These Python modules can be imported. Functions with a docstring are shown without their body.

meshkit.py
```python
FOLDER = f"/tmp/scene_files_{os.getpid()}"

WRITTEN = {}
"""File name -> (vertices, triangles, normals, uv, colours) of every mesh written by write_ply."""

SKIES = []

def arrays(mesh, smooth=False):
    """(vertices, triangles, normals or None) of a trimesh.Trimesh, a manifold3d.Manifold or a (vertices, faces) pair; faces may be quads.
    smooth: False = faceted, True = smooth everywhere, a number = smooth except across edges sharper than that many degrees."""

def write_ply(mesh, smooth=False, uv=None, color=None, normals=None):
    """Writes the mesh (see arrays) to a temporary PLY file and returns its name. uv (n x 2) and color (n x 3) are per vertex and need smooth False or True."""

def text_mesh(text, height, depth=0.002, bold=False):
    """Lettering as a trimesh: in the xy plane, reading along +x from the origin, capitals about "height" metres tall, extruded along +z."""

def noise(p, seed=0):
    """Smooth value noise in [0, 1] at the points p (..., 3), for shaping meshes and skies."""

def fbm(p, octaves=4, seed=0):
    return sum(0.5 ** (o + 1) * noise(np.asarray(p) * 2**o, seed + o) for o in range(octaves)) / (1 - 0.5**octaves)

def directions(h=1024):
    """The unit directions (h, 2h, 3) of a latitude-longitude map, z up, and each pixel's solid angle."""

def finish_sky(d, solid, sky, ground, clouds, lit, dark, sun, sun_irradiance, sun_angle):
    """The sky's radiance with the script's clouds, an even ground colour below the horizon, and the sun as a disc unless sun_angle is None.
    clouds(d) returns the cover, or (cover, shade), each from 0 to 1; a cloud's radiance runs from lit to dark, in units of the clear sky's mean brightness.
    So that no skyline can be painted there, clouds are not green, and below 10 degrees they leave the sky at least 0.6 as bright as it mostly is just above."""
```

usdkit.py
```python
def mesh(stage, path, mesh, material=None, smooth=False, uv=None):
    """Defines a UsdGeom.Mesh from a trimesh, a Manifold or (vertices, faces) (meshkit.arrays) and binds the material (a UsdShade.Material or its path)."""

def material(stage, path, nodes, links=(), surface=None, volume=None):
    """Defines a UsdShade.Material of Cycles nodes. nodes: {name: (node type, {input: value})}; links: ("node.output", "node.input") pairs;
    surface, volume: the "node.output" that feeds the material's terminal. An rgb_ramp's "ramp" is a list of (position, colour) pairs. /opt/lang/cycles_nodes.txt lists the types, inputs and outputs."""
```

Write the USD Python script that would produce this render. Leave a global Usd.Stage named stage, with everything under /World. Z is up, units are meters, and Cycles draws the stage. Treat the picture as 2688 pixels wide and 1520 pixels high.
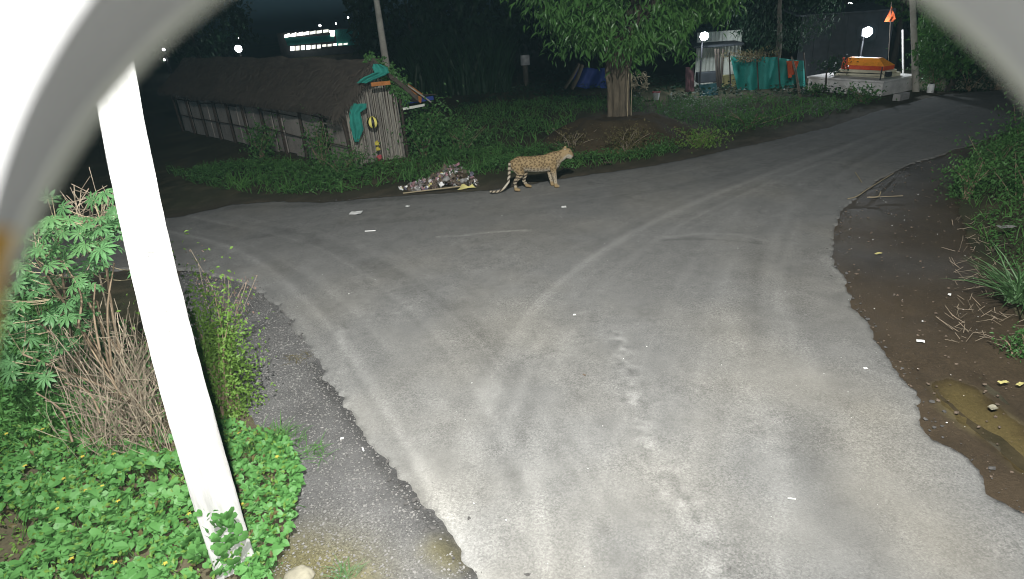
import math
import numpy as np, trimesh, manifold3d, usdkit, meshkit
from scipy.spatial import Delaunay, cKDTree
from shapely.geometry import Polygon, Point
from shapely import contains_xy
from pxr import Usd, UsdGeom, UsdLux, UsdShade, Gf, Sdf, Vt

stage = Usd.Stage.CreateInMemory()
UsdGeom.SetStageUpAxis(stage, 'Z'); UsdGeom.SetStageMetersPerUnit(stage, 1.0)
UsdGeom.Xform.Define(stage, '/World'); UsdGeom.Scope.Define(stage, '/World/Looks')

# ------------------------------------------------------------------ camera, sky, lights, exposure
F, H, ROLL = 1600.0, 3.5, math.radians(4.0)          # focal length in photo pixels, mast height, roll
TILT = math.atan(740 * math.cos(ROLL) / F)
FW = np.array([0, math.cos(TILT), -math.sin(TILT)])
_r0, _d0 = np.array([1, 0, 0.]), np.array([0, -math.sin(TILT), -math.cos(TILT)])
CR = math.cos(ROLL) * _r0 + math.sin(ROLL) * _d0
CD = -math.sin(ROLL) * _r0 + math.cos(ROLL) * _d0
EYE = np.array([0, 0, H])
cam = UsdGeom.Camera.Define(stage, '/World/camera')
cam.AddTransformOp().Set(Gf.Matrix4d(*CR, 0, *(-CD), 0, *(-FW), 0, *EYE, 1))
cam.CreateFocalLengthAttr(4.0); cam.CreateHorizontalApertureAttr(4.0 * 2688 / F)
cam.CreateVerticalApertureAttr(4.0 * 1520 / F)
cam.CreateFStopAttr(1.7); cam.CreateFocusDistanceAttr(11.0)
cam.CreateClippingRangeAttr(Gf.Vec2f(0.004, 5000)); cam.CreateExposureAttr(2.0)

SUN_EL, SUN_ROT = math.radians(0.5), math.pi              # sun far gone: night sky
usdkit.material(stage, '/World/Looks/night_sky',
    {'s': ('sky_texture', {'sky_type': 'single_scattering', 'sun_disc': False, 'sun_elevation': SUN_EL, 'sun_rotation': SUN_ROT}),
     'h': ('hsv', {'saturation': 0.0, 'value': 1.0}), 'k': ('mix', {'mix_type': 'multiply', 'fac': 1.0, 'color2': (0.42, 0.80, 1.0)}), 'b': ('background_shader', {'strength': 0.009})},
    [('s.color', 'h.color'), ('h.color', 'k.color1'), ('k.color', 'b.color')], surface='b.background')
sky = UsdLux.DomeLight.Define(stage, '/World/sky')
UsdShade.MaterialBindingAPI.Apply(sky.GetPrim()).Bind(UsdShade.Material.Get(stage, '/World/Looks/night_sky'))
for k, v in (('kind', 'structure'), ('label', 'night sky, almost black with a faint blue tint'), ('category', 'sky')): sky.GetPrim().SetCustomDataByKey(k, v)

# the camera's own white light beside the lens and the street lamp higher on the same mast: they light road, pole, leopard, hut and tree
def spot(path, at, to, power, cone, color, radius):
    at = np.asarray(at, float); l = UsdLux.SphereLight.Define(stage, path); l.CreateRadiusAttr(radius); l.CreateIntensityAttr(power); l.CreateColorAttr(Gf.Vec3f(*color)); l.CreateNormalizeAttr(False)
    a = np.asarray(to, float) - at; a /= np.linalg.norm(a); x = np.cross(a, [0, 0, 1.]); x /= np.linalg.norm(x); y = np.cross(x, a)
    l.AddTransformOp().Set(Gf.Matrix4d(*x, 0, *y, 0, *(-a), 0, *at, 1))
    c = UsdLux.ShapingAPI.Apply(l.GetPrim()); c.CreateShapingConeAngleAttr(cone); c.CreateShapingConeSoftnessAttr(1.0)
spot('/World/security_light', (-0.06, -0.07, 3.66), (0.3, 11.0, 0.3), 8000.0, 74.0, (1.0, 0.985, 0.95), 0.035)
spot('/World/street_light', (0.05, -0.1, 7.6), (0.5, 8.6, 0.0), 12900.0, 64.0, (1.0, 0.99, 0.96), 0.06)

# ------------------------------------------------------------------ helpers
def ray(x, y): return FW + (x - 1344) / F * CR + (y - 760) / F * CD
def G(x, y, z=0.0):
    d = ray(x, y); return EYE + d * (z - H) / d[2]
def V(x, y, Y):
    d = ray(x, y); return EYE + d * Y / d[1]
def PX(p):
    q = np.asarray(p, float) - EYE; w = np.maximum(q @ FW, 0.05)
    return np.stack([1344 + F * (q @ CR) / w, 760 + F * (q @ CD) / w], -1)
rng = np.random.default_rng(11)
used = {}
def fresh(path):
    n = used.get(path, 0); used[path] = n + 1
    return path if n == 0 else f'{path}_{n:03d}'
def tag(prim, label=None, cat=None, group=None, kind=None):
    for k, v in (('label', label), ('category', cat), ('group', group), ('kind', kind)):
        if v: prim.SetCustomDataByKey(k, v)
class Thing:
    def __init__(s, path, loc): s.path, s.loc = path, np.asarray(loc, float)
def thing(name, label, cat, loc=(0, 0, 0), group=None, kind=None):
    p = fresh('/World/' + name); x = UsdGeom.Xform.Define(stage, p)
    x.AddTranslateOp().Set(Gf.Vec3d(*map(float, loc))); tag(x.GetPrim(), label, cat, group, kind)
    return Thing(p, loc)
def put(name, mesh, mat, parent=None, smooth=False, label=None, cat=None, group=None, kind=None, color=None):
    path = fresh((parent.path if parent else '/World') + '/' + name)
    v, f = (np.asarray(mesh[0], float), np.asarray(mesh[1])) if isinstance(mesh, (tuple, list)) else (np.asarray(mesh.vertices), np.asarray(mesh.faces)) if hasattr(mesh, 'vertices') else mesh_of(mesh)
    loc = parent.loc if parent else np.zeros(3)
    if smooth and color is not None: smooth = True
    m = usdkit.mesh(stage, path, (v - loc, f), M[mat], smooth=smooth)
    if color is not None:
        UsdGeom.PrimvarsAPI(m).CreatePrimvar('tint', Sdf.ValueTypeNames.Color3fArray, 'vertex').Set(Vt.Vec3fArray.FromNumpy(np.asarray(color, np.float32)))
    tag(m.GetPrim(), label, cat, group, kind)
    return Thing(path, loc)
def mesh_of(m):
    m = m.to_mesh(); return np.asarray(m.vert_properties[:, :3], float), np.asarray(m.tri_verts)
def cat(parts):
    vs, fs, n = [], [], 0
    for v, f in parts:
        f = np.asarray(f)
        if f.shape[1] == 4: f = np.vstack([f[:, [0, 1, 2]], f[:, [0, 2, 3]]])
        vs.append(np.asarray(v, float)); fs.append(f + n); n += len(v)
    return np.vstack(vs), np.vstack(fs)
BOXF = np.array([[0,2,3],[0,3,1],[4,5,7],[4,7,6],[0,1,5],[0,5,4],[2,6,7],[2,7,3],[0,4,6],[0,6,2],[1,3,7],[1,7,5]])
def box(c, ex, ey, ez):
    """box about centre c with half-extent vectors ex, ey, ez"""
    c, ex, ey, ez = (np.asarray(a, float) for a in (c, ex, ey, ez))
    v = [c + a * ex + b * ey + d * ez for d in (-1, 1) for b in (-1, 1) for a in (-1, 1)]
    return np.array(v), BOXF
def bar(a, b, w, t=None, up=(0, 0, 1)):
    a, b = np.asarray(a, float), np.asarray(b, float); d = b - a; L = np.linalg.norm(d); d = d / L
    up = np.asarray(up, float); s = np.cross(d, up)
    if np.linalg.norm(s) < 1e-3: s = np.cross(d, [1, 0, 0.01])
    s /= np.linalg.norm(s); u = np.cross(s, d)
    return box((a + b) / 2, d * L / 2, s * w / 2, u * (t or w) / 2)
def cbox(c, ex, ey, ez, r=0.01):
    """box with chamfered edges"""
    c, E = np.asarray(c, float), [np.asarray(e, float) for e in (ex, ey, ez)]
    L = [np.linalg.norm(e) for e in E]; U = [e / l for e, l in zip(E, L)]
    pts = []
    for sx in (-1, 1):
        for sy in (-1, 1):
            for sz in (-1, 1):
                s = (sx, sy, sz)
                for k in range(3):
                    pts.append(c + sum(U[i] * s[i] * (L[i] - (0 if i == k else r)) for i in range(3)))
    h = trimesh.convex.convex_hull(np.array(pts)); return np.asarray(h.vertices), np.asarray(h.faces)
def tube(pts, rad, n=7, cap=True):
    pts = np.asarray(pts, float); m = len(pts); rad = np.atleast_1d(np.asarray(rad, float)); rad = np.interp(np.linspace(0, 1, m), np.linspace(0, 1, max(len(rad), 2)), rad if len(rad) > 1 else np.repeat(rad, 2))
    t = np.gradient(pts, axis=0); t /= np.linalg.norm(t, axis=1, keepdims=True) + 1e-12
    ref = np.array([0.31, 0.2, 0.93]) if abs(t[0] @ [0, 0, 1]) < 0.9 else np.array([1, 0.1, 0.])
    s = np.cross(t, ref); s /= np.linalg.norm(s, axis=1, keepdims=True) + 1e-12; u = np.cross(s, t)
    a = np.arange(n) / n * 2 * np.pi
    v = pts[:, None] + rad[:, None, None] * (np.cos(a)[None, :, None] * s[:, None] + np.sin(a)[None, :, None] * u[:, None])
    v = v.reshape(-1, 3); i = np.arange(m - 1)[:, None] * n; j = np.arange(n)[None]; k = (j + 1) % n
    q = np.stack([i + j, i + k, i + n + k, i + n + j], -1).reshape(-1, 4)
    f = np.vstack([q[:, [0, 2, 1]], q[:, [0, 3, 2]]])
    if cap and n > 2:
        v = np.vstack([v, pts[0], pts[-1]]); b = m * n; e = (m - 1) * n; jj = np.arange(n); kk = (jj + 1) % n
        f = np.vstack([f, np.stack([np.full(n, b), jj, kk], 1), np.stack([np.full(n, b + 1), e + kk, e + jj], 1)])
    return v, f
def curve(P, n=12):
    """smooth curve through points P (Catmull-Rom)"""
    P = np.asarray(P, float); Q = np.vstack([2 * P[0] - P[1], P, 2 * P[-1] - P[-2]]); out = []
    for i in range(len(P) - 1):
        a, b, c, d = Q[i:i + 4]; t = np.linspace(0, 1, n, endpoint=(i == len(P) - 2))[:, None]
        out.append(0.5 * (2 * b + (c - a) * t + (2 * a - 5 * b + 4 * c - d) * t**2 + (3 * b - a - 3 * c + d) * t**3))
    return np.vstack(out)
def ball(c, r, sub=1, scale=(1, 1, 1)):
    s = trimesh.creation.icosphere(sub, 1.0); return np.asarray(s.vertices) * np.asarray(scale) * r + np.asarray(c), np.asarray(s.faces)
def lathe(c, prof, n=20):
    m = trimesh.creation.revolve(np.array(prof), sections=n); return np.asarray(m.vertices) + np.asarray(c), np.asarray(m.faces)
def grid_mesh(Pt):
    """faces of a (a,b,3) grid of points"""
    a, b = Pt.shape[:2]; i = (np.arange(a - 1)[:, None] * b + np.arange(b - 1)[None]).ravel()
    return Pt.reshape(-1, 3), np.vstack([np.stack([i, i + 1, i + b + 1], 1), np.stack([i, i + b + 1, i + b], 1)])
def thick(Pt, nrm, t):
    """a closed sheet of thickness t made of a grid of points"""
    a, b = Pt.shape[:2]; v1, f = grid_mesh(Pt); v2 = v1 - np.asarray(nrm) * t
    idx = np.arange(a * b).reshape(a, b); rim = np.concatenate([idx[0, :-1], idx[:-1, -1], idx[-1, :0:-1], idx[:0:-1, 0]]); nx = np.roll(rim, -1); n = a * b
    side = np.vstack([np.stack([rim, rim + n, nx], 1), np.stack([nx, rim + n, nx + n], 1)])
    return np.vstack([v1, v2]), np.vstack([f, f[:, ::-1] + n, side])

# ---- leaves: unit shapes (u across, v along, n up) and their scattering
def leafshape(outline, ribs, fold=0.18, droop=0.25):
    """outline: right half points (u, v) from base to tip; ribs: v of midrib points matched to them"""
    R = [(u, v) for u, v in outline]; mid = [(0, v) for v in ribs]
    pts, f = [], []
    for (u, v) in mid: pts.append((0, v, -droop * v * v))
    nm = len(mid)
    for s in (1, -1):
        b = len(pts)
        for u, v in R: pts.append((s * u, v, fold * u - droop * v * v))
        for i in range(nm - 1):
            q = [i, b + i, b + i + 1, i + 1]
            t = [[q[0], q[1], q[2]], [q[0], q[2], q[3]]]
            f += t if s > 0 else [x[::-1] for x in t]
    P = np.array(pts, float); f = np.array(f)
    A = P[f]; ok = np.linalg.norm(np.cross(A[:, 1] - A[:, 0], A[:, 2] - A[:, 0]), axis=1) > 1e-5
    return P, f[ok]
HEART = leafshape([(0.0, 0.10), (0.30, -0.06), (0.52, 0.16), (0.50, 0.46), (0.26, 0.80), (0.0, 1.02)], [0.10, 0.14, 0.25, 0.45, 0.78, 1.02], 0.22, 0.22)
LANCE = leafshape([(0.0, 0.0), (0.11, 0.25), (0.12, 0.6), (0.0, 1.0)], [0.0, 0.25, 0.6, 1.0], 0.5, 0.3)
OVAL = leafshape([(0.0, 0.0), (0.27, 0.45), (0.0, 1.0)], [0.0, 0.45, 1.0], 0.35, 0.2)
BLADE = leafshape([(0.03, 0.0), (0.026, 0.35), (0.02, 0.7), (0.0, 1.0)], [0.0, 0.35, 0.7, 1.0], 0.6, 0.45)
def palmate():
    pts, f = [(0, 0, 0)], []
    for a in np.radians([-150, -108, -68, -32, 0, 32, 68, 108, 150]):
        L = 1.0 - 0.28 * (abs(a) / np.radians(150)) ** 1.5; d = np.array([math.sin(a), math.cos(a)]); p = np.array([d[1], -d[0]])
        b = len(pts)
        for t, w, z in ((0.42, 0.10, 0.03), (0.68, 0.115, -0.06)):
            for s in (-1, 1): q = d * L * t + p * w * s; pts.append((q[0], q[1], z))
        q = d * L * 0.6; pts.append((q[0], q[1], -0.0)); q = d * L; pts.append((q[0], q[1], -0.2))
        f += [[0, b, b + 4], [0, b + 4, b + 1], [b, b + 2, b + 4], [b + 4, b + 3, b + 1], [b + 2, b + 5, b + 4], [b + 4, b + 5, b + 3]]
    return np.array(pts, float), np.array(f)
PALM = palmate()
def scatter(shape, pos, along, up, size, rg=rng, roll=0.3):
    P, f = shape; pos = np.asarray(pos, float); N = len(pos)
    v = np.broadcast_to(np.asarray(along, float), (N, 3)); v = v / (np.linalg.norm(v, axis=1, keepdims=True) + 1e-9)
    n = np.broadcast_to(np.asarray(up, float), (N, 3)) + roll * rg.normal(size=(N, 3)); n = n - (n * v).sum(1, keepdims=True) * v
    n = n / (np.linalg.norm(n, axis=1, keepdims=True) + 1e-9); u = np.cross(v, n)
    s = np.broadcast_to(np.asarray(size, float), (N,))[:, None, None]
    W = pos[:, None] + s * (P[None, :, 0:1] * u[:, None] + P[None, :, 1:2] * v[:, None] + P[None, :, 2:3] * n[:, None])
    return W.reshape(-1, 3), (f[None] + (np.arange(N) * len(P))[:, None, None]).reshape(-1, 3)
def rand_dir(n, rg=rng):
    d = rg.normal(size=(n, 3)); return d / np.linalg.norm(d, axis=1, keepdims=True)

# ------------------------------------------------------------------ materials
M = {}
def mat(name, nodes, links, surface=None, volume=None): M[name] = usdkit.material(stage, '/World/Looks/' + name, nodes, links, surface=surface, volume=volume)
def plain(name, col, rough=0.7, var=0.25, scale=6.0, bump=0.0, bscale=40.0, metal=0.0, spec=0.3, stretch=(1, 1, 1), detail=5):
    c = np.array(col, float)
    nodes = {'g': ('geometry', {}), 'm': ('mapping', {'scale': stretch}), 'n': ('noise_texture', {'scale': scale, 'detail': detail, 'roughness': 0.6}),
             'r': ('rgb_ramp', {'ramp': [(0.25, c * (1 - var)), (0.5, c), (0.75, np.minimum(c * (1 + var), 1))]}),
             'p': ('principled_bsdf', {'roughness': rough, 'metallic': metal, 'specular_ior_level': spec})}
    links = [('g.position', 'm.vector'), ('m.vector', 'n.vector'), ('n.fac', 'r.fac'), ('r.color', 'p.base_color')]
    if bump:
        nodes['bn'] = ('noise_texture', {'scale': bscale, 'detail': 4}); nodes['b'] = ('bump', {'strength': bump, 'distance': 0.02})
        links += [('m.vector', 'bn.vector'), ('bn.fac', 'b.height'), ('b.normal', 'p.normal')]
    mat(name, nodes, links, surface='p.BSDF')
def leafmat(name, a, b, c, trans=0.3, rough=0.5, spec=0.3):
    a, b, c = (np.array(x, float) for x in (a, b, c))
    mat(name, {'g': ('geometry', {}), 'r': ('rgb_ramp', {'ramp': [(0.0, a), (0.45, b), (0.8, c), (1.0, c * 1.25)]}),
               'n': ('noise_texture', {'scale': 1.3, 'detail': 3}), 'x': ('math', {'math_type': 'multiply_add', 'value2': 0.6, 'value3': -0.3}), 'y': ('math', {'math_type': 'add'}),
               'p': ('principled_bsdf', {'roughness': rough, 'specular_ior_level': spec}), 't': ('translucent_bsdf', {}), 'mx': ('mix_closure', {'fac': trans})},
        [('g.position', 'n.vector'), ('n.fac', 'x.value1'), ('g.random_per_island', 'y.value1'), ('x.value', 'y.value2'), ('y.value', 'r.fac'), ('r.color', 'p.base_color'), ('r.color', 't.color'), ('p.BSDF', 'mx.closure1'), ('t.BSDF', 'mx.closure2')], surface='mx.closure')
def glow(name, col, s): mat(name, {'e': ('emission', {'color': col, 'strength': s})}, [], surface='e.emission')
def tinted(name, rough, fine=0.25, fscale=60.0, bump=0.3, bscale=90.0, spec=0.3, speck=0.0, sscale=160.0):
    nodes = {'a': ('attribute', {'attribute': 'tint'}), 'g': ('geometry', {}), 'n': ('noise_texture', {'scale': fscale, 'detail': 6, 'roughness': 0.7}),
             'mr': ('map_range', {'from_min': 0.3, 'from_max': 0.7, 'to_min': 1 - fine, 'to_max': 1 + fine}), 'x': ('mix', {'mix_type': 'multiply', 'fac': 1.0}), 'pn': ('noise_texture', {'scale': 1.1, 'detail': 4, 'roughness': 0.6}), 'pr': ('map_range', {'from_min': 0.35, 'from_max': 0.65, 'to_min': 0.25, 'to_max': 1.0, 'clamp': True}),
             'bn': ('noise_texture', {'scale': bscale, 'detail': 5, 'roughness': 0.65}), 'b': ('bump', {'strength': bump, 'distance': 0.012}),
             'p': ('principled_bsdf', {'roughness': rough, 'specular_ior_level': spec})}
    links = [('g.position', 'pn.vector'), ('pn.fac', 'pr.value'), ('pr.result', 'x.fac'), ('g.position', 'n.vector'), ('n.fac', 'mr.value'), ('a.color', 'x.color1'), ('mr.result', 'x.color2'), ('g.position', 'bn.vector'), ('bn.fac', 'b.height'), ('b.normal', 'p.normal')]
    if speck:
        nodes['vo'] = ('voronoi_texture', {'scale': sscale}); nodes['vr'] = ('rgb_ramp', {'ramp': [(0, (1 - speck,) * 3), (0.5, (1,) * 3), (1, (1 + speck * 1.3,) * 3)]}); nodes['sp'] = ('separate_color', {}); nodes['x2'] = ('mix', {'mix_type': 'multiply', 'fac': 1.0})
        links += [('g.position', 'vo.vector'), ('vo.color', 'sp.color'), ('sp.r', 'vr.fac'), ('x.color', 'x2.color1'), ('pr.result', 'x2.fac'), ('vr.color', 'x2.color2'), ('x2.color', 'p.base_color')]
    else: links += [('x.color', 'p.base_color')]
    mat(name, nodes, links, surface='p.BSDF')
tinted('ground_soil', 0.95, 0.35, 25, 0.5, 45, spec=0.15)
tinted('road_surface', 0.92, 0.26, 45, 0.5, 90, spec=0.15, speck=0.22, sscale=90)
tinted('gravel_surface', 0.95, 0.2, 50, 0.6, 90, spec=0.1, speck=0.35, sscale=95)
tinted('mud_surface', 0.58, 0.3, 30, 0.7, 45, spec=0.4, speck=0.15, sscale=60)
tinted('fur', 0.75, 0.12, 120, 0.15, 300, spec=0.2)
mat('puddle_water', {'t': ('transparent_bsdf', {'color': (0.96, 0.93, 0.84)}), 'g': ('glossy_bsdf', {'roughness': 0.06, 'color': (1, 1, 1)}), 'f': ('fresnel', {'IOR': 1.33}), 'm': ('mix_closure', {})},
    [('f.fac', 'm.fac'), ('t.BSDF', 'm.closure1'), ('g.BSDF', 'm.closure2')], surface='m.closure')
plain('pole_concrete', (0.48, 0.48, 0.465), 0.9, 0.42, 3.2, 0.5, 22, stretch=(3, 3, 0.30), detail=8)
plain('pole_paint', (0.52, 0.53, 0.53), 0.9, 0.1)
plain('pole_grey', (0.36, 0.34, 0.29), 0.9, 0.25, 5, 0.3, 30)
plain('thatch', (0.064, 0.053, 0.042), 0.95, 0.45, 3, 0.5, 40, stretch=(1, 1, 4))
plain('straw', (0.066, 0.056, 0.045), 0.95, 0.25, 8)
plain('wall_board', (0.25, 0.225, 0.20), 0.9, 0.3, 2.2, 0.3, 30, stretch=(1, 1, 0.6))
plain('dark_wood', (0.045, 0.035, 0.027), 0.9, 0.3, 8, 0.3, 40)
for i, c in enumerate([(0.25, 0.235, 0.20), (0.20, 0.19, 0.165), (0.29, 0.27, 0.225), (0.17, 0.155, 0.135)]): plain(f'stick_wood_{"abcd"[i]}', c, 0.9, 0.3, 9, 0.3, 60, stretch=(4, 4, 0.5))
plain('orange_wood', (0.34, 0.13, 0.035), 0.8, 0.25, 7)
plain('cloth_turquoise', (0.02, 0.20, 0.16), 0.8, 0.2, 4)
plain('tarp_turquoise', (0.012, 0.20, 0.17), 0.6, 0.25, 1.5, 0.3, 7)
plain('tarp_dark_teal', (0.012, 0.075, 0.085), 0.6, 0.25, 2, 0.3, 7)
plain('tarp_blue', (0.012, 0.03, 0.15), 0.6, 0.3, 2.5, 0.3, 8)
plain('cloth_pink', (0.30, 0.16, 0.18), 0.9, 0.25, 6)
plain('cloth_orange', (0.42, 0.075, 0.02), 0.85, 0.25, 9)
plain('ball_yellow', (0.75, 0.68, 0.18), 0.5, 0.06); plain('ball_black', (0.012, 0.012, 0.014), 0.5, 0.1)
plain('flower_yellow', (0.45, 0.38, 0.06), 0.7, 0.2); plain('paint_red', (0.35, 0.06, 0.07), 0.7, 0.2)
plain('bark', (0.105, 0.086, 0.06), 0.95, 0.45, 5, 0.9, 22, stretch=(3, 3, 0.45))
plain('dark_bark', (0.05, 0.045, 0.035), 0.95, 0.3, 6, 0.4, 25, stretch=(3, 3, 0.6))
plain('twig', (0.20, 0.15, 0.10), 0.9, 0.35, 12); plain('dry_stalk', (0.30, 0.25, 0.185), 0.9, 0.45, 9)
plain('dry_stem_pale', (0.30, 0.25, 0.16), 0.85, 0.25, 10)
plain('mound_soil', (0.050, 0.037, 0.020), 0.95, 0.3, 2.5, 0.6, 20)
plain('stone', (0.24, 0.225, 0.17), 0.9, 0.25, 9, 0.5, 30); plain('pebble', (0.20, 0.195, 0.185), 0.9, 0.4, 30)
plain('white_plaster', (0.52, 0.50, 0.48), 0.9, 0.32, 2.0, 0.15, 25)
plain('white_plastic', (0.80, 0.80, 0.79), 0.5, 0.05); plain('paper_white', (0.78, 0.78, 0.76), 0.8, 0.06)
plain('grey_concrete', (0.30, 0.29, 0.28), 0.9, 0.2, 5, 0.3, 30)
plain('shed_white', (0.52, 0.54, 0.48), 0.7, 0.12, 4); plain('shed_dark', (0.035, 0.04, 0.045), 0.8, 0.3, 3)
plain('shed_grey', (0.03, 0.036, 0.042), 0.7, 0.25, 3); plain('shed_cream', (0.40, 0.37, 0.17), 0.8, 0.15, 4)
plain('shrine_orange', (0.85, 0.30, 0.02), 0.5, 0.12, 6); plain('shrine_red', (0.55, 0.07, 0.02), 0.5, 0.2, 6); plain('shrine_stone', (0.50, 0.46, 0.34), 0.8, 0.15, 5)
plain('black_metal', (0.02, 0.02, 0.022), 0.5, 0.1); plain('band_turquoise', (0.02, 0.22, 0.19), 0.7, 0.15)
plain('debris_brown', (0.13, 0.10, 0.075), 0.9, 0.5, 20); plain('debris_grey', (0.24, 0.235, 0.225), 0.8, 0.4, 25); plain('debris_pink', (0.34, 0.20, 0.22), 0.8, 0.3, 25); plain('debris_violet', (0.16, 0.15, 0.20), 0.8, 0.3, 25); plain('lump_dark', (0.085, 0.082, 0.078), 0.95, 0.4, 30); plain('debris_yellow', (0.55, 0.50, 0.20), 0.7, 0.2)
plain('hood_grey', (0.74, 0.75, 0.76), 0.6, 0.02); plain('hood_rim', (0.80, 0.82, 0.72), 0.55, 0.02); plain('hood_orange', (0.85, 0.50, 0.10), 0.6, 0.05)
leafmat('leaf_mango', (0.06, 0.15, 0.035), (0.15, 0.30, 0.07), (0.36, 0.52, 0.15), 0.25, 0.4, 0.4)
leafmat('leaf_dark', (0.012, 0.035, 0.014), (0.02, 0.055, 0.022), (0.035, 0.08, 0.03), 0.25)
leafmat('leaf_weed', (0.06, 0.15, 0.04), (0.145, 0.32, 0.08), (0.34, 0.54, 0.16), 0.3)
leafmat('leaf_creeper', (0.10, 0.26, 0.07), (0.22, 0.46, 0.15), (0.46, 0.66, 0.32), 0.3)
leafmat('leaf_castor', (0.09, 0.21, 0.08), (0.19, 0.36, 0.12), (0.46, 0.54, 0.14), 0.3)
leafmat('leaf_lime', (0.12, 0.22, 0.04), (0.24, 0.38, 0.07), (0.46, 0.54, 0.14), 0.3)
leafmat('leaf_dry', (0.10, 0.085, 0.035), (0.17, 0.145, 0.06), (0.26, 0.23, 0.09), 0.2)
leafmat('leaf_seed', (0.22, 0.15, 0.12), (0.30, 0.24, 0.19), (0.38, 0.33, 0.27), 0.2)
leafmat('grass_blade', (0.07, 0.18, 0.04), (0.15, 0.34, 0.075), (0.32, 0.50, 0.14), 0.3)
leafmat('grass_pale', (0.09, 0.19, 0.07), (0.16, 0.28, 0.12), (0.30, 0.36, 0.18), 0.3)
glow('lamp_white', (0.86, 0.93, 1.0), 22.0); glow('lamp_far', (0.92, 0.96, 1.0), 6.0); glow('window_lit', (1.0, 0.97, 0.86), 1.1); glow('window_dim', (0.9, 0.9, 0.78), 0.35)
glow('bezel_glow', (1.0, 1.0, 0.97), 0.6)  # emission put in for the lamp-lit white bezel, which is no lamp

# ------------------------------------------------------------------ ground, road, shoulders
def world(poly, z=0.0): return np.array([G(x, y, z)[:2] for x, y in poly])
ROAD_PX = [(1265, 1560), (1225, 1490), (1180, 1420), (1135, 1350), (1090, 1295), (1045, 1250), (1000, 1205), (965, 1150), (938, 1105), (905, 1055), (870, 1010), (845, 970), (820, 925), (790, 880), (750, 830), (690, 775), (620, 735), (520, 712), (380, 705), (200, 720), (40, 760),
           (20, 640), (150, 600), (300, 585), (400, 580), (480, 572), (545, 556), (610, 541), (720, 533), (850, 535), (940, 526), (1050, 518), (1180, 509), (1300, 501), (1400, 486), (1500, 467), (1620, 452), (1720, 438), (1850, 410), (1960, 386), (2070, 362), (2170, 340), (2270, 305), (2350, 282), (2440, 258), (2520, 246), (2620, 240), (2760, 236), (3050, 246),
           (3050, 300), (2760, 318), (2640, 350), (2520, 392), (2430, 420), (2370, 440), (2310, 474), (2255, 507), (2215, 545), (2192, 590), (2183, 640), (2190, 695), (2214, 745), (2240, 812), (2275, 872), (2300, 905), (2345, 960), (2372, 1000), (2402, 1050), (2418, 1085), (2420, 1128), (2442, 1165), (2486, 1178), (2530, 1200), (2566, 1235), (2590, 1278), (2600, 1308), (2650, 1335), (2720, 1368), (2800, 1430), (2800, 1560)]
GRAVEL_PX = [(1330, 1560), (1250, 1400), (1130, 1250), (1030, 1130), (930, 980), (850, 860), (700, 750), (600, 715), (480, 712), (430, 760), (440, 900), (560, 1010), (640, 1080), (700, 1130), (760, 1200), (770, 1320), (745, 1430), (700, 1560)]
MUD_PX = [(2840, 1560), (2500, 1290), (2340, 1100), (2240, 950), (2150, 760), (2130, 640), (2170, 520), (2300, 440), (2450, 380), (2640, 330), (2760, 300), (2800, 330), (2640, 380), (2540, 430), (2500, 500), (2530, 600), (2570, 700), (2640, 800), (2760, 920), (2900, 1150)]
PUDDLE_PX = [(2452, 1008), (2490, 1000), (2530, 1012), (2560, 1024), (2600, 1060), (2640, 1088), (2688, 1128), (2740, 1180), (2760, 1290), (2720, 1262), (2688, 1240), (2650, 1206), (2620, 1168), (2580, 1150), (2530, 1118), (2490, 1080), (2462, 1045)]
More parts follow.
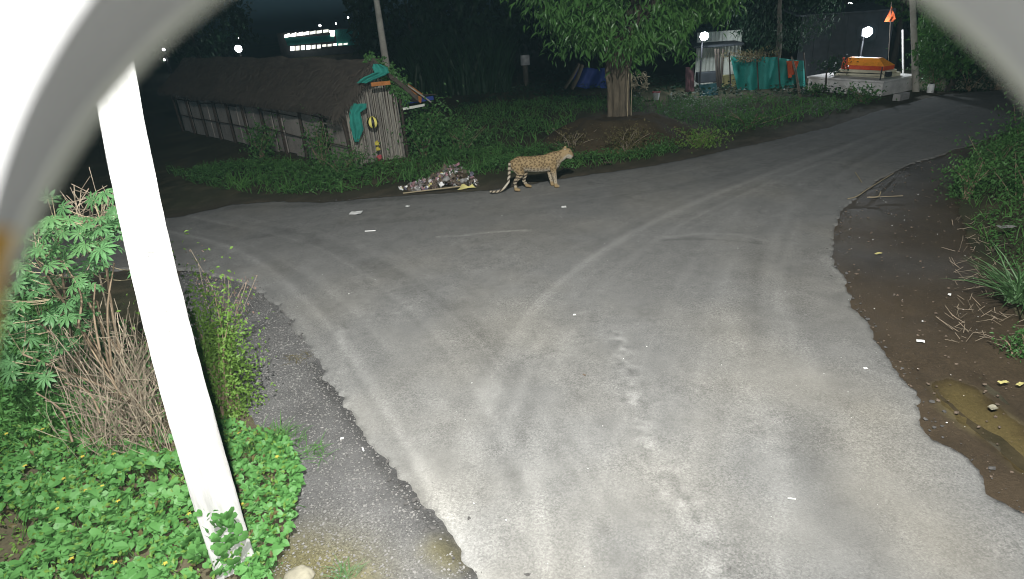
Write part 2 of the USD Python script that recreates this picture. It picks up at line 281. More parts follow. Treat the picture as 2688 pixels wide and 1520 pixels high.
ROADW, GRAVW, MUDW, PUDW = (Polygon(world(p)).buffer(0) for p in (ROAD_PX, GRAVEL_PX, MUD_PX, PUDDLE_PX))
BANK_PX = [(2480, 440), (2520, 400), (2640, 330), (2760, 290), (3100, 300), (3100, 1100), (2760, 960), (2660, 850), (2580, 740), (2540, 640), (2500, 540)]
BANKW = Polygon(world(BANK_PX)).buffer(0)
from shapely import prepare, distance, points as shp_points
def depth_in(poly, xy):
    """signed distance: positive inside"""
    d = distance(poly.boundary, shp_points(xy)); return np.where(contains_xy(poly, xy[:, 0], xy[:, 1]), d, -d)
def fb(xy, s, o=4, seed=0): return meshkit.fbm(np.c_[xy * s, np.zeros(len(xy))], o, seed)
def land(xy):
    xy = np.asarray(xy, float)
    h = 0.03 * (fb(xy, 1.6, 3, 3) - 0.5)
    b = np.clip((depth_in(BANKW, xy)) / 1.4, 0, 1); h = h + 0.42 * b * b * (3 - 2 * b) * (0.6 + 0.8 * fb(xy, 1.1, 3, 8))
    onr = np.clip(depth_in(ROADW.union(GRAVW).union(MUDW), xy) / 0.25 + 0.5, 0, 1)
    return h * (1 - onr) - 0.015 * onr
def axis(lo, hi, a, b, fine, grow=1.16):
    x = list(np.arange(a, b + 1e-6, fine)); s = fine
    while x[-1] < hi: s = min(s * grow, 8); x.append(x[-1] + s)
    s = fine
    while x[0] > lo: s = min(s * grow, 8); x.insert(0, x[0] - s)
    return np.array(x)
gx, gy = axis(-160, 160, -9, 9, 0.13), axis(-8, 260, 1.5, 16, 0.13)
GX, GY = np.meshgrid(gx, gy, indexing='ij'); gxy = np.c_[GX.ravel(), GY.ravel()]
gz = land(gxy)
n1, n2 = fb(gxy, 0.9, 4, 5)[:, None], fb(gxy, 4.0, 4, 6)[:, None]
col = np.array([0.045, 0.046, 0.026]) * (0.6 + 0.8 * n1) + np.array([0.05, 0.036, 0.022]) * np.clip((n2 - 0.5) * 3, 0, 1)
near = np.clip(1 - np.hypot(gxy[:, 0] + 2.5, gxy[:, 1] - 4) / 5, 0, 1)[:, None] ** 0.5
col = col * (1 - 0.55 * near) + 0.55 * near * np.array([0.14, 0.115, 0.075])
verge = np.clip(1 - np.abs(depth_in(ROADW, gxy)) / 1.1, 0, 1)[:, None]
col = col * (1 - 0.8 * verge) + 0.8 * verge * np.array([0.075, 0.062, 0.048]) * (0.6 + 0.8 * n2)
v, f = grid_mesh(np.c_[gxy, gz].reshape(GX.shape + (3,)))
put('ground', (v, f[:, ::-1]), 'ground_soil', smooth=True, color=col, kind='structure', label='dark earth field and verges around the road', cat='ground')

def sheet(poly, sp, z0, amp, nscale, rag=0.0, seed=0, skirt=None):
    """triangulated sheet over a world polygon, ragged edge, displaced; returns verts, faces"""
    xs, ys, xe, ye = poly.bounds
    L = poly.exterior.length; n = int(L / (sp * 0.6)); e = np.array([poly.exterior.interpolate(t).coords[0] for t in np.linspace(0, L, n, endpoint=False)])
    if rag:
        t = np.roll(e, -1, 0) - np.roll(e, 1, 0); nn = np.c_[t[:, 1], -t[:, 0]]; nn /= np.linalg.norm(nn, axis=1, keepdims=True) + 1e-9
        e = e + nn * ((fb(e, 2.2, 4, seed + 40) - 0.5) * 2.2 + (fb(e, 9.0, 4, seed + 41) - 0.5) * 1.9)[:, None] * rag
    pe = Polygon(e).buffer(0); pe = max(pe.geoms, key=lambda g: g.area) if hasattr(pe, 'geoms') else pe
    e = np.array(pe.exterior.coords)[:-1]
    X, Y = np.meshgrid(np.arange(xs, xe, sp), np.arange(ys, ye, sp)); q = np.c_[X.ravel(), Y.ravel()]
    q = q + np.random.default_rng(seed).uniform(-.25, .25, q.shape) * sp
    q = q[contains_xy(pe.buffer(-sp * 0.5), q[:, 0], q[:, 1])]
    P = np.vstack([e, q]); T = Delaunay(P).simplices; c = P[T].mean(1); T = T[contains_xy(pe, c[:, 0], c[:, 1])]
    a = P[T]; d1, d2 = a[:, 1] - a[:, 0], a[:, 2] - a[:, 0]; o = d1[:, 0] * d2[:, 1] - d1[:, 1] * d2[:, 0]; T = np.where((o < 0)[:, None], T[:, ::-1], T); T = T[np.abs(o) > 1e-9]
    z = z0 + amp * (fb(P, nscale, 4, seed + 7) - 0.5); v = np.c_[P, z]
    if skirt:
        k = len(e); i = np.arange(k); j = (i + 1) % k; out = np.c_[e + 0.0, np.full(k, skirt)]
        tt = np.roll(e, -1, 0) - np.roll(e, 1, 0); nn = np.c_[tt[:, 1], -tt[:, 0]]; nn /= np.linalg.norm(nn, axis=1, keepdims=True) + 1e-9
        s = 1 if pe.exterior.is_ccw else -1
        out[:, :2] += s * nn * 0.02; m = len(v); v = np.vstack([v, out])
        sf = np.vstack([np.stack([i, m + i, j], 1), np.stack([j, m + i, m + j], 1)]); T = np.vstack([T, sf if s > 0 else sf[:, ::-1]])
    return v, T
CLIP = Polygon([(-14, 1.2), (26, 1.2), (26, 34), (-14, 34)])
def biggest(p): return max(p.geoms, key=lambda g: g.area) if hasattr(p, 'geoms') else p

# road, with dust, tyre tracks and scrapes laid down as wear, and lamp falloff painted into the far tone
def track(xy, px, width, soft=1.0):
    c = curve(world(px), 90); d, _ = cKDTree(c).query(xy + 0.10 * np.c_[fb(xy, 1.3, 3, 71) - .5, fb(xy, 1.3, 3, 72) - .5]); return np.exp(-(d / width) ** 2 * soft)
rv, rf = sheet(biggest(ROADW.intersection(CLIP)), 0.055, 0.03, 0.016, 0.6, rag=0.06, seed=1, skirt=-0.03)
rp = rv[:, :2]
tone = 1 + 0.22 * (fb(rp, 0.5, 4, 21) - 0.5) + 0.26 * (fb(rp, 3.5, 4, 22) - 0.5) + 0.22 * (fb(rp, 11, 3, 26) - 0.5)
tg_ = np.random.default_rng(61)
FAM = [([(1250, 1600), (1330, 1100), (1500, 760), (1800, 560), (2200, 400), (2500, 290)], 500, 28), ([(1800, 1600), (1850, 1200), (1900, 900), (1960, 680), (2080, 500), (2330, 370)], 560, 34),
       ([(1350, 1600), (1080, 1120), (860, 820), (640, 660), (420, 600)], 260, 24), ([(1700, 1600), (1500, 1200), (1220, 850), (900, 650), (560, 570)], 420, 24), ([(420, 640), (900, 570), (1400, 530), (1900, 440), (2400, 300)], 60, 12)]
for P_, sp_, n_ in FAM:
    for k in range(n_):
        o = tg_.uniform(-.5, .5) * sp_; y_ = np.array([q[1] for q in P_], float); sc_ = np.clip((y_ - 60) / 1200, .12, 1.2)
        px = [(x + o * c + 14 * c * tg_.normal(), y) for (x, y), c in zip(P_, sc_)]
        if P_[0][0] == 420: px = [(x, y + o) for x, y in P_]
        c = curve(world(px), 150); d, i_ = cKDTree(c).query(rp); w = tg_.uniform(.015, .075)
        tone += tg_.choice([-1, 1, 1]) * tg_.uniform(.03, .085) * np.exp(-(d / w) ** 2) * np.clip(1.7 * fb(np.c_[rp[:, 0] * .8 + k, rp[:, 1] * .8], 1.0, 3, 80 + k % 9) - .35, 0, 1) * 1.6
for px, w, a in [([(700, 590), (900, 660), (1100, 760), (1260, 870), (1330, 980)], 0.22, -0.15), ([(560, 600), (800, 640), (1000, 720)], 0.2, -0.10),
                 ([(640, 720), (780, 850), (880, 980), (1000, 1130), (1150, 1320), (1300, 1520)], 0.20, 0.16), ([(700, 760), (760, 850), (830, 960)], 0.08, -0.18),
                 ([(2080, 520), (2030, 640), (2050, 800), (2140, 1000), (2270, 1220)], 0.11, 0.13), ([(1940, 560), (1900, 700), (1930, 900), (2010, 1150), (2100, 1400)], 0.11, 0.10), ([(1990, 600), (1975, 760), (2020, 960), (2120, 1230)], 0.12, -0.08),
                 ([(1150, 626), (1220, 622), (1300, 614), (1390, 609)], 0.03, 0.65), ([(1750, 626), (1850, 618), (1950, 622), (2010, 636)], 0.05, 0.25), ([(1740, 634), (1850, 632), (1990, 642)], 0.04, -0.25),
                 ([(2170, 680), (2230, 760), (2300, 850)], 0.10, 0.22), ([(900, 870), (903, 930), (905, 985)], 0.04, 0.25), ([(2200, 1080), (2160, 1180), (2190, 1300), (2260, 1400)], 0.26, -0.16),
                 ([(1380, 470), (1700, 437), (2000, 372)], 0.16, -0.3), ([(600, 548), (850, 540), (1250, 508)], 0.14, -0.25)]:
    tone += a * track(rp, px, w) * (0.55 + 0.9 * fb(rp, 2.4, 3, 37))
c1 = track(rp, [(1610, 880), (1650, 1000), (1690, 1120), (1740, 1230), (1800, 1330), (1850, 1420), (1900, 1520)], 0.13)
tone += c1 * (1.5 * (fb(rp, 13, 3, 31) - 0.42))
rough = np.clip(fb(rp, 1.4, 3, 39) * 3 - 1.5, 0, 1); tone += rough * 0.5 * (fb(rp, 17, 2, 40) - .5)
far_dim = np.clip((np.hypot(rp[:, 0], rp[:, 1]) - 12.5) / 7, 0, 1); tone *= 1 - 0.35 * far_dim  # far end darkened by distance: lamp falloff put into the road colour
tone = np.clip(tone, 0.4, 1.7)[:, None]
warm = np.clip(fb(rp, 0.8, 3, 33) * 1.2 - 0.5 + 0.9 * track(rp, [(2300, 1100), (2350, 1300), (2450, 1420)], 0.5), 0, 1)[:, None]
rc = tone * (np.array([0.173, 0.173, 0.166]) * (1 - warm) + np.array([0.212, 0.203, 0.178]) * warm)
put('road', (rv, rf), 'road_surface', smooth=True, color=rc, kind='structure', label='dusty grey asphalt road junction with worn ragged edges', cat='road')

gv, gf = sheet(biggest(GRAVW.intersection(CLIP)), 0.07, 0.006, 0.03, 1.5, rag=0.05, seed=2, skirt=-0.05)
gt = (1 + 0.7 * (fb(gv[:, :2], 1.1, 4, 51) - 0.5) + 0.5 * (fb(gv[:, :2], 5, 3, 52) - 0.5))[:, None]
gb = np.clip(track(gv[:, :2], [(760, 1470), (850, 1500), (900, 1540)], 0.30) + 0.8 * track(gv[:, :2], [(1150, 1440), (1190, 1470)], 0.12), 0, 1)[:, None]
edge = np.clip(track(gv[:, :2], [(830, 960), (900, 1060), (1000, 1210), (1090, 1300), (1240, 1500)], 0.09), 0, 1)[:, None]
gc = gt * (np.array([0.105, 0.104, 0.102]) * (1 - gb) + gb * np.array([0.115, 0.105, 0.055])) * (1 - 0.5 * edge)
put('gravel_shoulder', (gv, gf), 'gravel_surface', smooth=True, color=gc, kind='structure', label='grey gravel shoulder between the pole and the road', cat='shoulder')

mv, mf = sheet(biggest(MUDW.intersection(CLIP)), 0.07, 0.004, 0.05, 1.3, rag=0.06, seed=3, skirt=-0.06)
mp = mv[:, :2]
rut = track(mp, [(2400, 960), (2520, 1080), (2640, 1180), (2760, 1290)], 0.07) + track(mp, [(2560, 980), (2640, 1060), (2760, 1150)], 0.06)
mv[:, 2] -= 0.02 * np.clip(rut, 0, 1); mv[:, 2] -= 0.016 * np.clip(depth_in(PUDW, mp) / .16 + .45, 0, 1); mv[:, 2] = np.where(mv[:, 2] < -0.05, mv[:, 2], np.minimum(mv[:, 2], 0.024))
mt = (1 + 0.8 * (fb(mp, 1.2, 4, 61) - 0.5) + 0.4 * (fb(mp, 6, 3, 62) - 0.5))[:, None]
grey = np.clip(track(mp, [(2200, 650), (2330, 690), (2460, 700)], 0.55) + track(mp, [(2250, 560), (2350, 480), (2460, 430)], 0.7), 0, 1)[:, None]
mc = mt * (np.array([0.056, 0.041, 0.025]) * (1 - 0.6 * grey) + 0.6 * grey * np.array([0.068, 0.064, 0.060])) * (1 - 0.25 * np.clip(rut, 0, 1))[:, None]
silt = np.clip(depth_in(PUDW, mp) / .22 + .55 + 1.1 * (fb(mp, 5, 4, 66) - .5), 0, 1)[:, None]; silt = silt * silt * (3 - 2 * silt); mc = mc * (1 - silt) + silt * np.array([0.125, 0.104, 0.052]) * (.85 + .3 * fb(mp, 2.5, 3, 67))[:, None]
put('mud_shoulder', (mv, mf), 'mud_surface', smooth=True, color=mc, kind='structure', label='brown wet mud along the right edge of the road', cat='mud')
pv, pf = sheet(PUDW.buffer(.02), 0.05, 0.009, 0.0, 1, rag=0.05, seed=4)
put('puddle', (pv, pf), 'puddle_water', smooth=True, kind='structure', label='shallow yellow-brown puddle in the mud at the right edge', cat='puddle')

# loose stones on the gravel shoulder, the mud and the road edge
def stones(n, poly, smin, smax, z, rg, power=2.5):
    xs, ys, xe, ye = poly.bounds; out = []
    s0 = trimesh.creation.icosphere(0, 1.0); V0, F0 = np.asarray(s0.vertices), np.asarray(s0.faces)
    P = rg.uniform([xs, ys], [xe, ye], (n * 6, 2)); P = P[contains_xy(poly, P[:, 0], P[:, 1])][:n]; k = len(P)
    s = smin + (smax - smin) * rg.uniform(0, 1, k) ** power
    W = V0[None] * rg.uniform(0.55, 1.2, (k, len(V0), 1)) * (s[:, None, None] * np.array([1, 0.85, 0.6])) + np.c_[P, z + s * 0.2][:, None]
    return W.reshape(-1, 3), (F0[None] + (np.arange(k) * len(V0))[:, None, None]).reshape(-1, 3)
put('gravel', stones(10000, biggest(GRAVW.intersection(CLIP).difference(ROADW)), 0.003, 0.013, 0.010, rng), 'pebble', kind='stuff', label='loose gravel stones strewn over the grey shoulder', cat='gravel')
put('grit', stones(1100, biggest(ROADW.intersection(Polygon([(-3, 2.5), (6, 2.5), (6, 11), (-3, 11)]))), 0.003, 0.010, 0.032, rng, 4), 'pebble', kind='stuff', label='fine loose grit scattered on the road surface', cat='grit')
put('clods', stones(1500, biggest(MUDW.difference(ROADW).intersection(CLIP)), 0.004, 0.022, 0.012, rng, 4), 'debris_brown', kind='stuff', label='small mud clods and stones on the right shoulder', cat='clods')
put('mud_flecks', stones(90, biggest(MUDW.difference(ROADW).intersection(CLIP)), 0.004, 0.012, 0.030, rng, 3), 'paper_white', kind='stuff', label='tiny pale flecks dotted over the brown mud', cat='litter')
fl = stones(75, biggest(ROADW.intersection(Polygon([(-3, 2.6), (6, 2.6), (6, 11), (-3, 11)]))), 0.003, 0.010, 0.036, rng, 3)
put('white_flecks', fl, 'paper_white', kind='stuff', label='tiny white litter flecks dotted over the road', cat='litter')

# ------------------------------------------------------------------ earth mound and mango tree
TB = G(1622, 306, 0.55)                                       # trunk foot on top of the mound
def mound():
    n, m = 26, 72; r = np.linspace(0, 1, n)[:, None]; a = np.linspace(0, 2 * np.pi, m)[None]
    R = 2.15 * r * (1 + 0.14 * np.sin(2 * a + 0.5) + 0.08 * np.sin(5 * a))
    x, y = TB[0] - 0.05 + R * np.cos(a), TB[1] - 0.3 + 0.85 * R * np.sin(a)
    z = 0.60 * (1 - np.clip((r - 0.42) / 0.58, 0, 1) ** 1.1) + 0 * a
    q = np.stack([x, y, np.zeros_like(x)], -1).reshape(-1, 3)
    z = z + (0.13 * (meshkit.fbm(q * 1.7, 4, 9) - 0.5).reshape(x.shape) + 0.06 * (meshkit.fbm(q * 7, 3, 10) - 0.5).reshape(x.shape)) * np.clip(r * 4, 0.2, 1)
    z = np.where(r > 0.97, -0.05, z)
    return grid_mesh(np.stack([x, y, z], -1))
mo = mound()
put('earth_mound', mo, 'mound_soil', smooth=True, kind='structure', label='bare brown earth mound around the foot of the mango tree', cat='mound')
mtree = cKDTree(mo[0][:, :2])
def mz(xy):
    d, i = mtree.query(np.asarray(xy)); return np.where(d < 0.25, mo[0][i, 2], 0.0)

tree = thing('mango_tree', 'large leafy mango tree with fused trunk on the earth mound behind the leopard', 'tree', TB)
tr = []
def wob(p, s, a): return p + a * (np.stack([meshkit.fbm(p * s, 3, k + 70) for k in range(3)], -1) - 0.5)
stems = [((0.0, 0.0), 0.30, (-0.05, 0.1), 2.6), ((-0.22, 0.0), 0.17, (-0.35, -0.1), 2.7), ((0.20, -0.08), 0.17, (0.42, -0.1), 2.8), ((-0.10, -0.20), 0.15, (-0.12, -0.22), 2.5), ((0.08, -0.24), 0.13, (0.10, -0.25), 2.5), ((0.28, 0.1), 0.15, (0.38, 0.15), 2.7), ((-0.28, -0.12), 0.10, (-0.33, -0.18), 2.3)]
for (x, y), r, (x1, y1), h in stems:
    P = curve(np.array([[x * 1.25, y * 1.2, -0.35], [x, y, 0.3], [x * .95 + x1 * .1, y, 1.1], [x * .4 + x1 * .6, y1, 1.9], [x1 * 1.2, y1, h]]), 10)
    P = wob(P, 1.6, 0.16); t = np.linspace(0, 1, len(P)); v, f = tube(TB + P * [.86, .9, 1], .86 * r * (1.25 - 0.35 * np.minimum(t * 4, 1) - 0.1 * t), 12)
    d = v - TB; v = v + (meshkit.fbm(np.c_[d[:, :2] * 14, d[:, 2:] * 2], 3, 4)[:, None] - 0.5) * 0.12 * np.c_[d[:, :2] / (np.linalg.norm(d[:, :2], axis=1, keepdims=True) + .05), np.zeros(len(d))]
    tr.append((v, f))
put('trunk', cat(tr), 'bark', tree, smooth=60)
aer = [tube(TB + wob(curve(np.array([[0.20, -0.36, -0.15], [0.19, -0.37, 0.6], [0.22, -0.33, 1.3]]), 8), 2, 0.03), 0.014, 6), tube(TB + wob(curve(np.array([[0.31, -0.30, -0.15], [0.30, -0.32, 0.6], [0.30, -0.28, 1.2]]), 8), 2, 0.03), 0.011, 6)]
for a in aer: put('aerial_root', a, 'dry_stem_pale', tree, smooth=True)
tg = np.random.default_rng(5)
limbs = []
for k in range(11):
    a = k / 11 * 2 * np.pi + 0.3; e = np.array([math.cos(a) * 2.9, math.sin(a) * 2.4, 3.3 + 1.7 * tg.uniform()])
    P = curve(np.array([[0.25 * math.cos(a), 0.2 * math.sin(a), 2.2], e * [.35, .35, 0] + [0, 0, 2.7 + .3 * tg.uniform()], e * [.7, .7, 0] + [0, 0, e[2] - .5], e]), 8)
    limbs.append(tube(TB + wob(P, 1.2, 0.35), np.linspace(0.13, 0.03, len(P)), 7))
for l in limbs: put('limb', l, 'dark_bark', tree, smooth=True)
# crown: whorls of drooping leaves round twig ends in an uneven shell
cpos, cal, csz = [], [], []
for k in range(760):
    d = tg.normal(size=3); d /= np.linalg.norm(d)
    if d[1] > 0.45 and tg.uniform() < 0.75: continue
    R = np.array([3.0, 2.7, 3.0]) * (0.62 + 0.38 * tg.uniform() ** 0.5) * (0.80 + 0.42 * meshkit.fbm((d * 1.6 + 4)[None], 3, 12)[0])
    c = TB + np.array([0.35, 0.0, 4.2]) + d * R
    lo = TB[2] + 1.45 + 0.45 * abs(math.sin((c[0] - TB[0]) * 1.9)) + 0.25 * tg.uniform() - 0.25 * np.clip(-(c[0] - TB[0]) / 2.5, -1, 1)
    if c[0] > TB[0] + 0.9: lo -= 0.35 * min(c[0] - TB[0] - 0.9, 1.5)
    if c[2] < lo: c[2] = lo + 0.35 * tg.uniform()
    n = int(tg.uniform(22, 44)); a = rand_dir(n, tg); a[:, 2] = -np.abs(a[:, 2]) * 0.9 - 0.15; a += 0.35 * np.array([d[0], d[1], 0])
    cpos.append(c + 0.20 * tg.normal(size=(n, 3))); cal.append(a); csz.append(tg.uniform(0.14, 0.27, n))
cpos, cal, csz = np.vstack(cpos), np.vstack(cal), np.concatenate(csz)
cq = PX(cpos); keep = ~((cpos[:, 2] < TB[2] + 1.2)) & ~((np.hypot(cq[:, 0] - 1848, cq[:, 1] - 97) < 46))
put('crown', scatter(LANCE, cpos[keep], cal[keep], [0, -0.4, 1], csz[keep], tg), 'leaf_mango', tree)

def leafy_tree(name, base, h, rad, n, label, seed, shape=LANCE, size=(0.14, 0.28), mt='leaf_dark', trunk_r=0.15, group=None, low=0.25):
    rg = np.random.default_rng(seed); base = np.asarray(base, float)
    t = thing(name, label, 'tree', base, group)
    P = curve(np.array([[0, 0, -0.2], [0.05, 0, h * .25], [-0.08, 0.05, h * .5], [0.03, 0, h * .8]]), 6)
    put('trunk', tube(base + P, np.linspace(trunk_r, trunk_r * .3, len(P)), 8), 'dark_bark', t, smooth=True)
    d = rand_dir(n, rg); rr = rg.uniform(0.35, 1, n) ** 0.4 * (0.65 + 0.7 * meshkit.fbm(d * 2.2 + seed, 3, seed)); p = d * rr[:, None] * np.array(rad)
    p[:, 2] = np.where(p[:, 2] < -rad[2] * 0.9, -p[:, 2], p[:, 2]); p += base + [0, 0, h - rad[2] * (1 - low * 0)]
    a = rand_dir(n, rg); a[:, 2] -= 0.5
    put('crown', scatter(shape, p, a, [0, -0.3, 1], rg.uniform(*size, n), rg), mt, t)
    return t
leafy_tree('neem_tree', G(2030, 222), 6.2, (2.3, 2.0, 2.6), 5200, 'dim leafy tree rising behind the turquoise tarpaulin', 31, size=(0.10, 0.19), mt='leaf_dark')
leafy_tree('roadside_tree', G(2490, 238), 3.4, (1.5, 1.1, 1.55), 4200, 'bushy green tree just right of the far utility pole', 32, size=(0.12, 0.2), mt='leaf_mango', shape=OVAL)
leafy_tree('hanging_tree', V(2330, 235, 28.6) * [1, 1, 0], 6.0, (1.2, 1.0, 2.2), 1500, 'thin leafy tree behind the white plinth by the lamp', 33, size=(0.12, 0.22), mt='leaf_mango', shape=OVAL)
bgl = ['dark bushy tree far left behind the thatched hut roof', 'broad dark tree in the unlit field right of the bare trunk', 'dark tree left of the mango crown in the unlit field', 'tall dark tree directly behind the mango tree', 'dark tree behind the lit white shed', 'dark tree behind the tin wall and bright lamp', 'dark tree at the far right end of the road']
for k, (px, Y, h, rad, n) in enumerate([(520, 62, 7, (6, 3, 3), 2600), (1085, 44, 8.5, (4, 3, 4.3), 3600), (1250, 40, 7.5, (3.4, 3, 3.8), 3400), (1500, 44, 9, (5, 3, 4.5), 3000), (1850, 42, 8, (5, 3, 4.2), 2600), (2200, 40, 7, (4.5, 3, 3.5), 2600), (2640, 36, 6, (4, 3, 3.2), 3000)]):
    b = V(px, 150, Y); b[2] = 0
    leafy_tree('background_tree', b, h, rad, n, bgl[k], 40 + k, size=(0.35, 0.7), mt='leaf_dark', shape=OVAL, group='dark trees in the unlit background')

# ------------------------------------------------------------------ leaning foreground pole
pole = thing('concrete_pole', 'white concrete utility pole standing in creepers at the left, close to the camera', 'pole', (-2.1, 3.2, 0))
cl = [(316, 190, 95), (318, 250, 99), (348, 450, 99), (386, 650, 103), (426, 850, 106), (493, 1100, 104), (555, 1310, 100), (612, 1470, 96), (636, 1545, 94)]
cs, ws = [], []
for x, y, w in cl[::-1]:
    p = V(x, y, 3.2); cs.append(p); ws.append(w * ((p - EYE) @ FW) / F)
top = cs[-1] + (cs[-1] - cs[-2]) * 6;  cs.append(top); ws.append(ws[-1] * 0.93)
cs, ws = np.array(cs), np.array(ws); tt = np.concatenate([[0], np.cumsum(np.linalg.norm(np.diff(cs, axis=0), axis=1))]); tt /= tt[-1]
k = np.polyfit(tt, np.c_[cs, ws], 3); u = np.linspace(0, 1, 60)[:, None]; S = k[0] * u**3 + k[1] * u**2 + k[2] * u + k[3]
S[:, :3] = 0.55 * S[:, :3] + 0.45 * (S[:1, :3] + (S[42:43, :3] - S[:1, :3]) * (u / u[42]))
fn = np.array([0.53, -0.85, 0.0]); fn /= np.linalg.norm(fn)          # face turned to the camera
ax = np.gradient(S[:, :3], axis=0); ax /= np.linalg.norm(ax, axis=1, keepdims=True)
sd = np.cross(ax, fn); sd /= np.linalg.norm(sd, axis=1, keepdims=True); nn = np.cross(sd, ax)
ring = [(-1, 1), (-.93, 1), (-.5, 1), (0, 1), (.5, 1), (.93, 1), (1, 1), (1.0, .9), (1, -1), (-1, -1), (-1.0, .9)]
ring = [(-.94, 1), (-.5, 1), (0, 1), (.5, 1), (.94, 1), (1, .92), (1, -.9), (-1, -.9), (-1, .92)]
rows = [S[:, :3] + sd * a * S[:, 3:] / 2 + nn * b * 0.075 for a, b in ring]
Pt = np.stack(rows + rows[:1], 1); v, f = grid_mesh(Pt)
v = v + (meshkit.fbm(v * 9, 3, 2)[:, None] - 0.5) * 0.006
put('shaft', (v, f[:, ::-1]), 'pole_concrete', pole, smooth=35)
def mark(txt, px, py, h, rot):
    m = meshkit.text_mesh(txt, h, 0.002); q = np.asarray(m.vertices); q = q - np.r_[q[:, :2].mean(0), 0]
    c, s_ = math.cos(rot), math.sin(rot); i = np.argmin(np.abs(PX(S[:, :3])[:, 1] - py)); U, W, N = sd[i], ax[i], nn[i]
    if U[0] < 0: U = -U
    if N @ (EYE - S[i, :3]) < 0: N = -N
    o = V(px, py, 3.2); o = S[i, :3] + U * ((o - S[i, :3]) @ U) + N * 0.0785
    return o + (q[:, :1] * c - q[:, 1:2] * s_) * U + (q[:, :1] * s_ + q[:, 1:2] * c) * W + q[:, 2:] * N, np.asarray(m.faces)
for txt, px, py, h, r in [('1', 398, 655, 0.10, 1.35), ('2', 412, 775, 0.11, 0.25), ('N', 420, 850, 0.11, 0.1)]:
    put('painted_number', mark(txt, px, py, h, r), 'pole_paint', pole, label='faint worn grey figure painted on the pole')

# ------------------------------------------------------------------ thatched hut
A0 = np.array([*G(930, 443)[:2], 0]); g = np.array([0.94, 0.34, 0]); s = np.array([-0.70, 0.715, 0])
g /= np.linalg.norm(g); s /= np.linalg.norm(s); LH = 11.9; HW = 1.38
def Q(a, b, z): return A0 + g * a + s * b + np.array([0, 0, z])
hut = thing('thatched_hut', 'long low hut with dark thatched roof and grey stick gable behind the verge', 'hut', A0)
hg = np.random.default_rng(8)
AP, ZR = 0.74, 2.60
def roof_line(a):  # height of the underside of the roof at gable position a
    return np.where(a < AP, 1.55 + (ZR - 0.2 - 1.55) * (a + 0.3) / (AP + 0.3), ZR - 0.2 - (ZR - 0.2 - 1.55) * (a - AP) / (1.75 - AP))
def roof_part(sgn):
    nb, na = 90, 16; b = np.linspace(-0.28, LH + 0.2, nb)[:, None]; t = np.linspace(0, 1, na)[None]
    a = (AP + (-0.42 - AP) * t) if sgn < 0 else (AP + (1.72 - AP) * t)
    z = ZR - (ZR - 1.50) * t ** 0.92 if sgn < 0 else ZR - (ZR - 1.62) * t ** 0.95
    P = A0 + g * a[..., None] + s * b[..., None]; P = P + 0 * z[..., None]; P[..., 2] = z + 0 * b
    q = P.reshape(-1, 3); P[..., 2] += (0.22 * (meshkit.fbm(q * 1.1, 4, 14) - 0.5) + 0.10 * (meshkit.fbm(q * 6, 3, 15) - 0.5)).reshape(P.shape[:2])
    return thick(P if sgn > 0 else P[:, ::-1], [0, 0, 1], 0.13)
put('thatch', roof_part(-1), 'thatch', hut, smooth=50); put('thatch', roof_part(1), 'thatch', hut, smooth=50)
n = 2600; b = hg.uniform(-0.3, LH, n); t = hg.uniform(0.05, 1.0, n) ** 0.6; a = AP + (-0.44 - AP) * t; z = ZR - (ZR - 1.50) * t ** 0.92
p = A0 + np.outer(a, g) + np.outer(b, s); p[:, 2] = z + 0.06; al = -g * 0.8 + [0, 0, -0.55] + 0.35 * hg.normal(size=(n, 3))
front = hg.uniform(size=900); aa = AP + (-0.42 - AP) * front; zz = ZR - (ZR - 1.50) * front ** 0.92
p2 = A0 + np.outer(aa, g) + np.outer(hg.uniform(-0.36, -0.2, 900), s); p2[:, 2] = zz - hg.uniform(0, .12, 900)
put('straw', scatter(BLADE, np.vstack([p, p2]), np.vstack([al, -g * .5 + [0, 0, -.7] - s * 0.3 + .4 * hg.normal(size=(900, 3))]), [0, -.5, 1], hg.uniform(0.15, 0.36, n + 900), hg), 'straw', hut, kind='stuff')
# side wall: board panels between posts, with rails
bays = np.linspace(0.0, LH, 11)
for i, b0 in enumerate(bays):
    put('post', tube([Q(-0.02, b0, -0.1), Q(-0.03 + .02 * hg.normal(), b0 + .03 * hg.normal(), 1.7)], [0.045, 0.036], 7), 'dark_wood', hut, smooth=True)
for i in range(10):
    b0, b1 = bays[i] + 0.06, bays[i + 1] - 0.06; hgt = 1.35 + 0.1 * hg.normal()
    for j in range(2):
        m0, m1 = b0 + (b1 - b0) * j / 2 + .01, b0 + (b1 - b0) * (j + 1) / 2 - .01
        put('panel', box((Q(0.05, m0, .02) + Q(0.05, m1, hgt)) / 2 + g * .02 * hg.normal(), s * (m1 - m0) / 2, g * .012, [0, 0, (hgt - 0.02) / 2 + .02 * hg.normal()]), 'wall_board', hut)
for z in (0.62, 1.22):
    for i in range(5): put('rail', tube([Q(-0.05, bays[2 * i] + .02, z + .05 * hg.normal()), Q(-0.06, bays[2 * i + 2] - .02, z + .05 * hg.normal())], 0.017, 6), 'dark_wood', hut, smooth=True)
for (b0, z0, b1, z1) in [(1.0, 1.25, 2.0, 1.42), (2.05, 1.42, 3.1, 1.3), (0.1, 1.05, 0.9, 1.1)]:
    put('brace', tube([Q(-0.09, b0, z0), Q(-0.10, b1, z1)], 0.022, 6), 'stick_wood_d', hut, smooth=True)
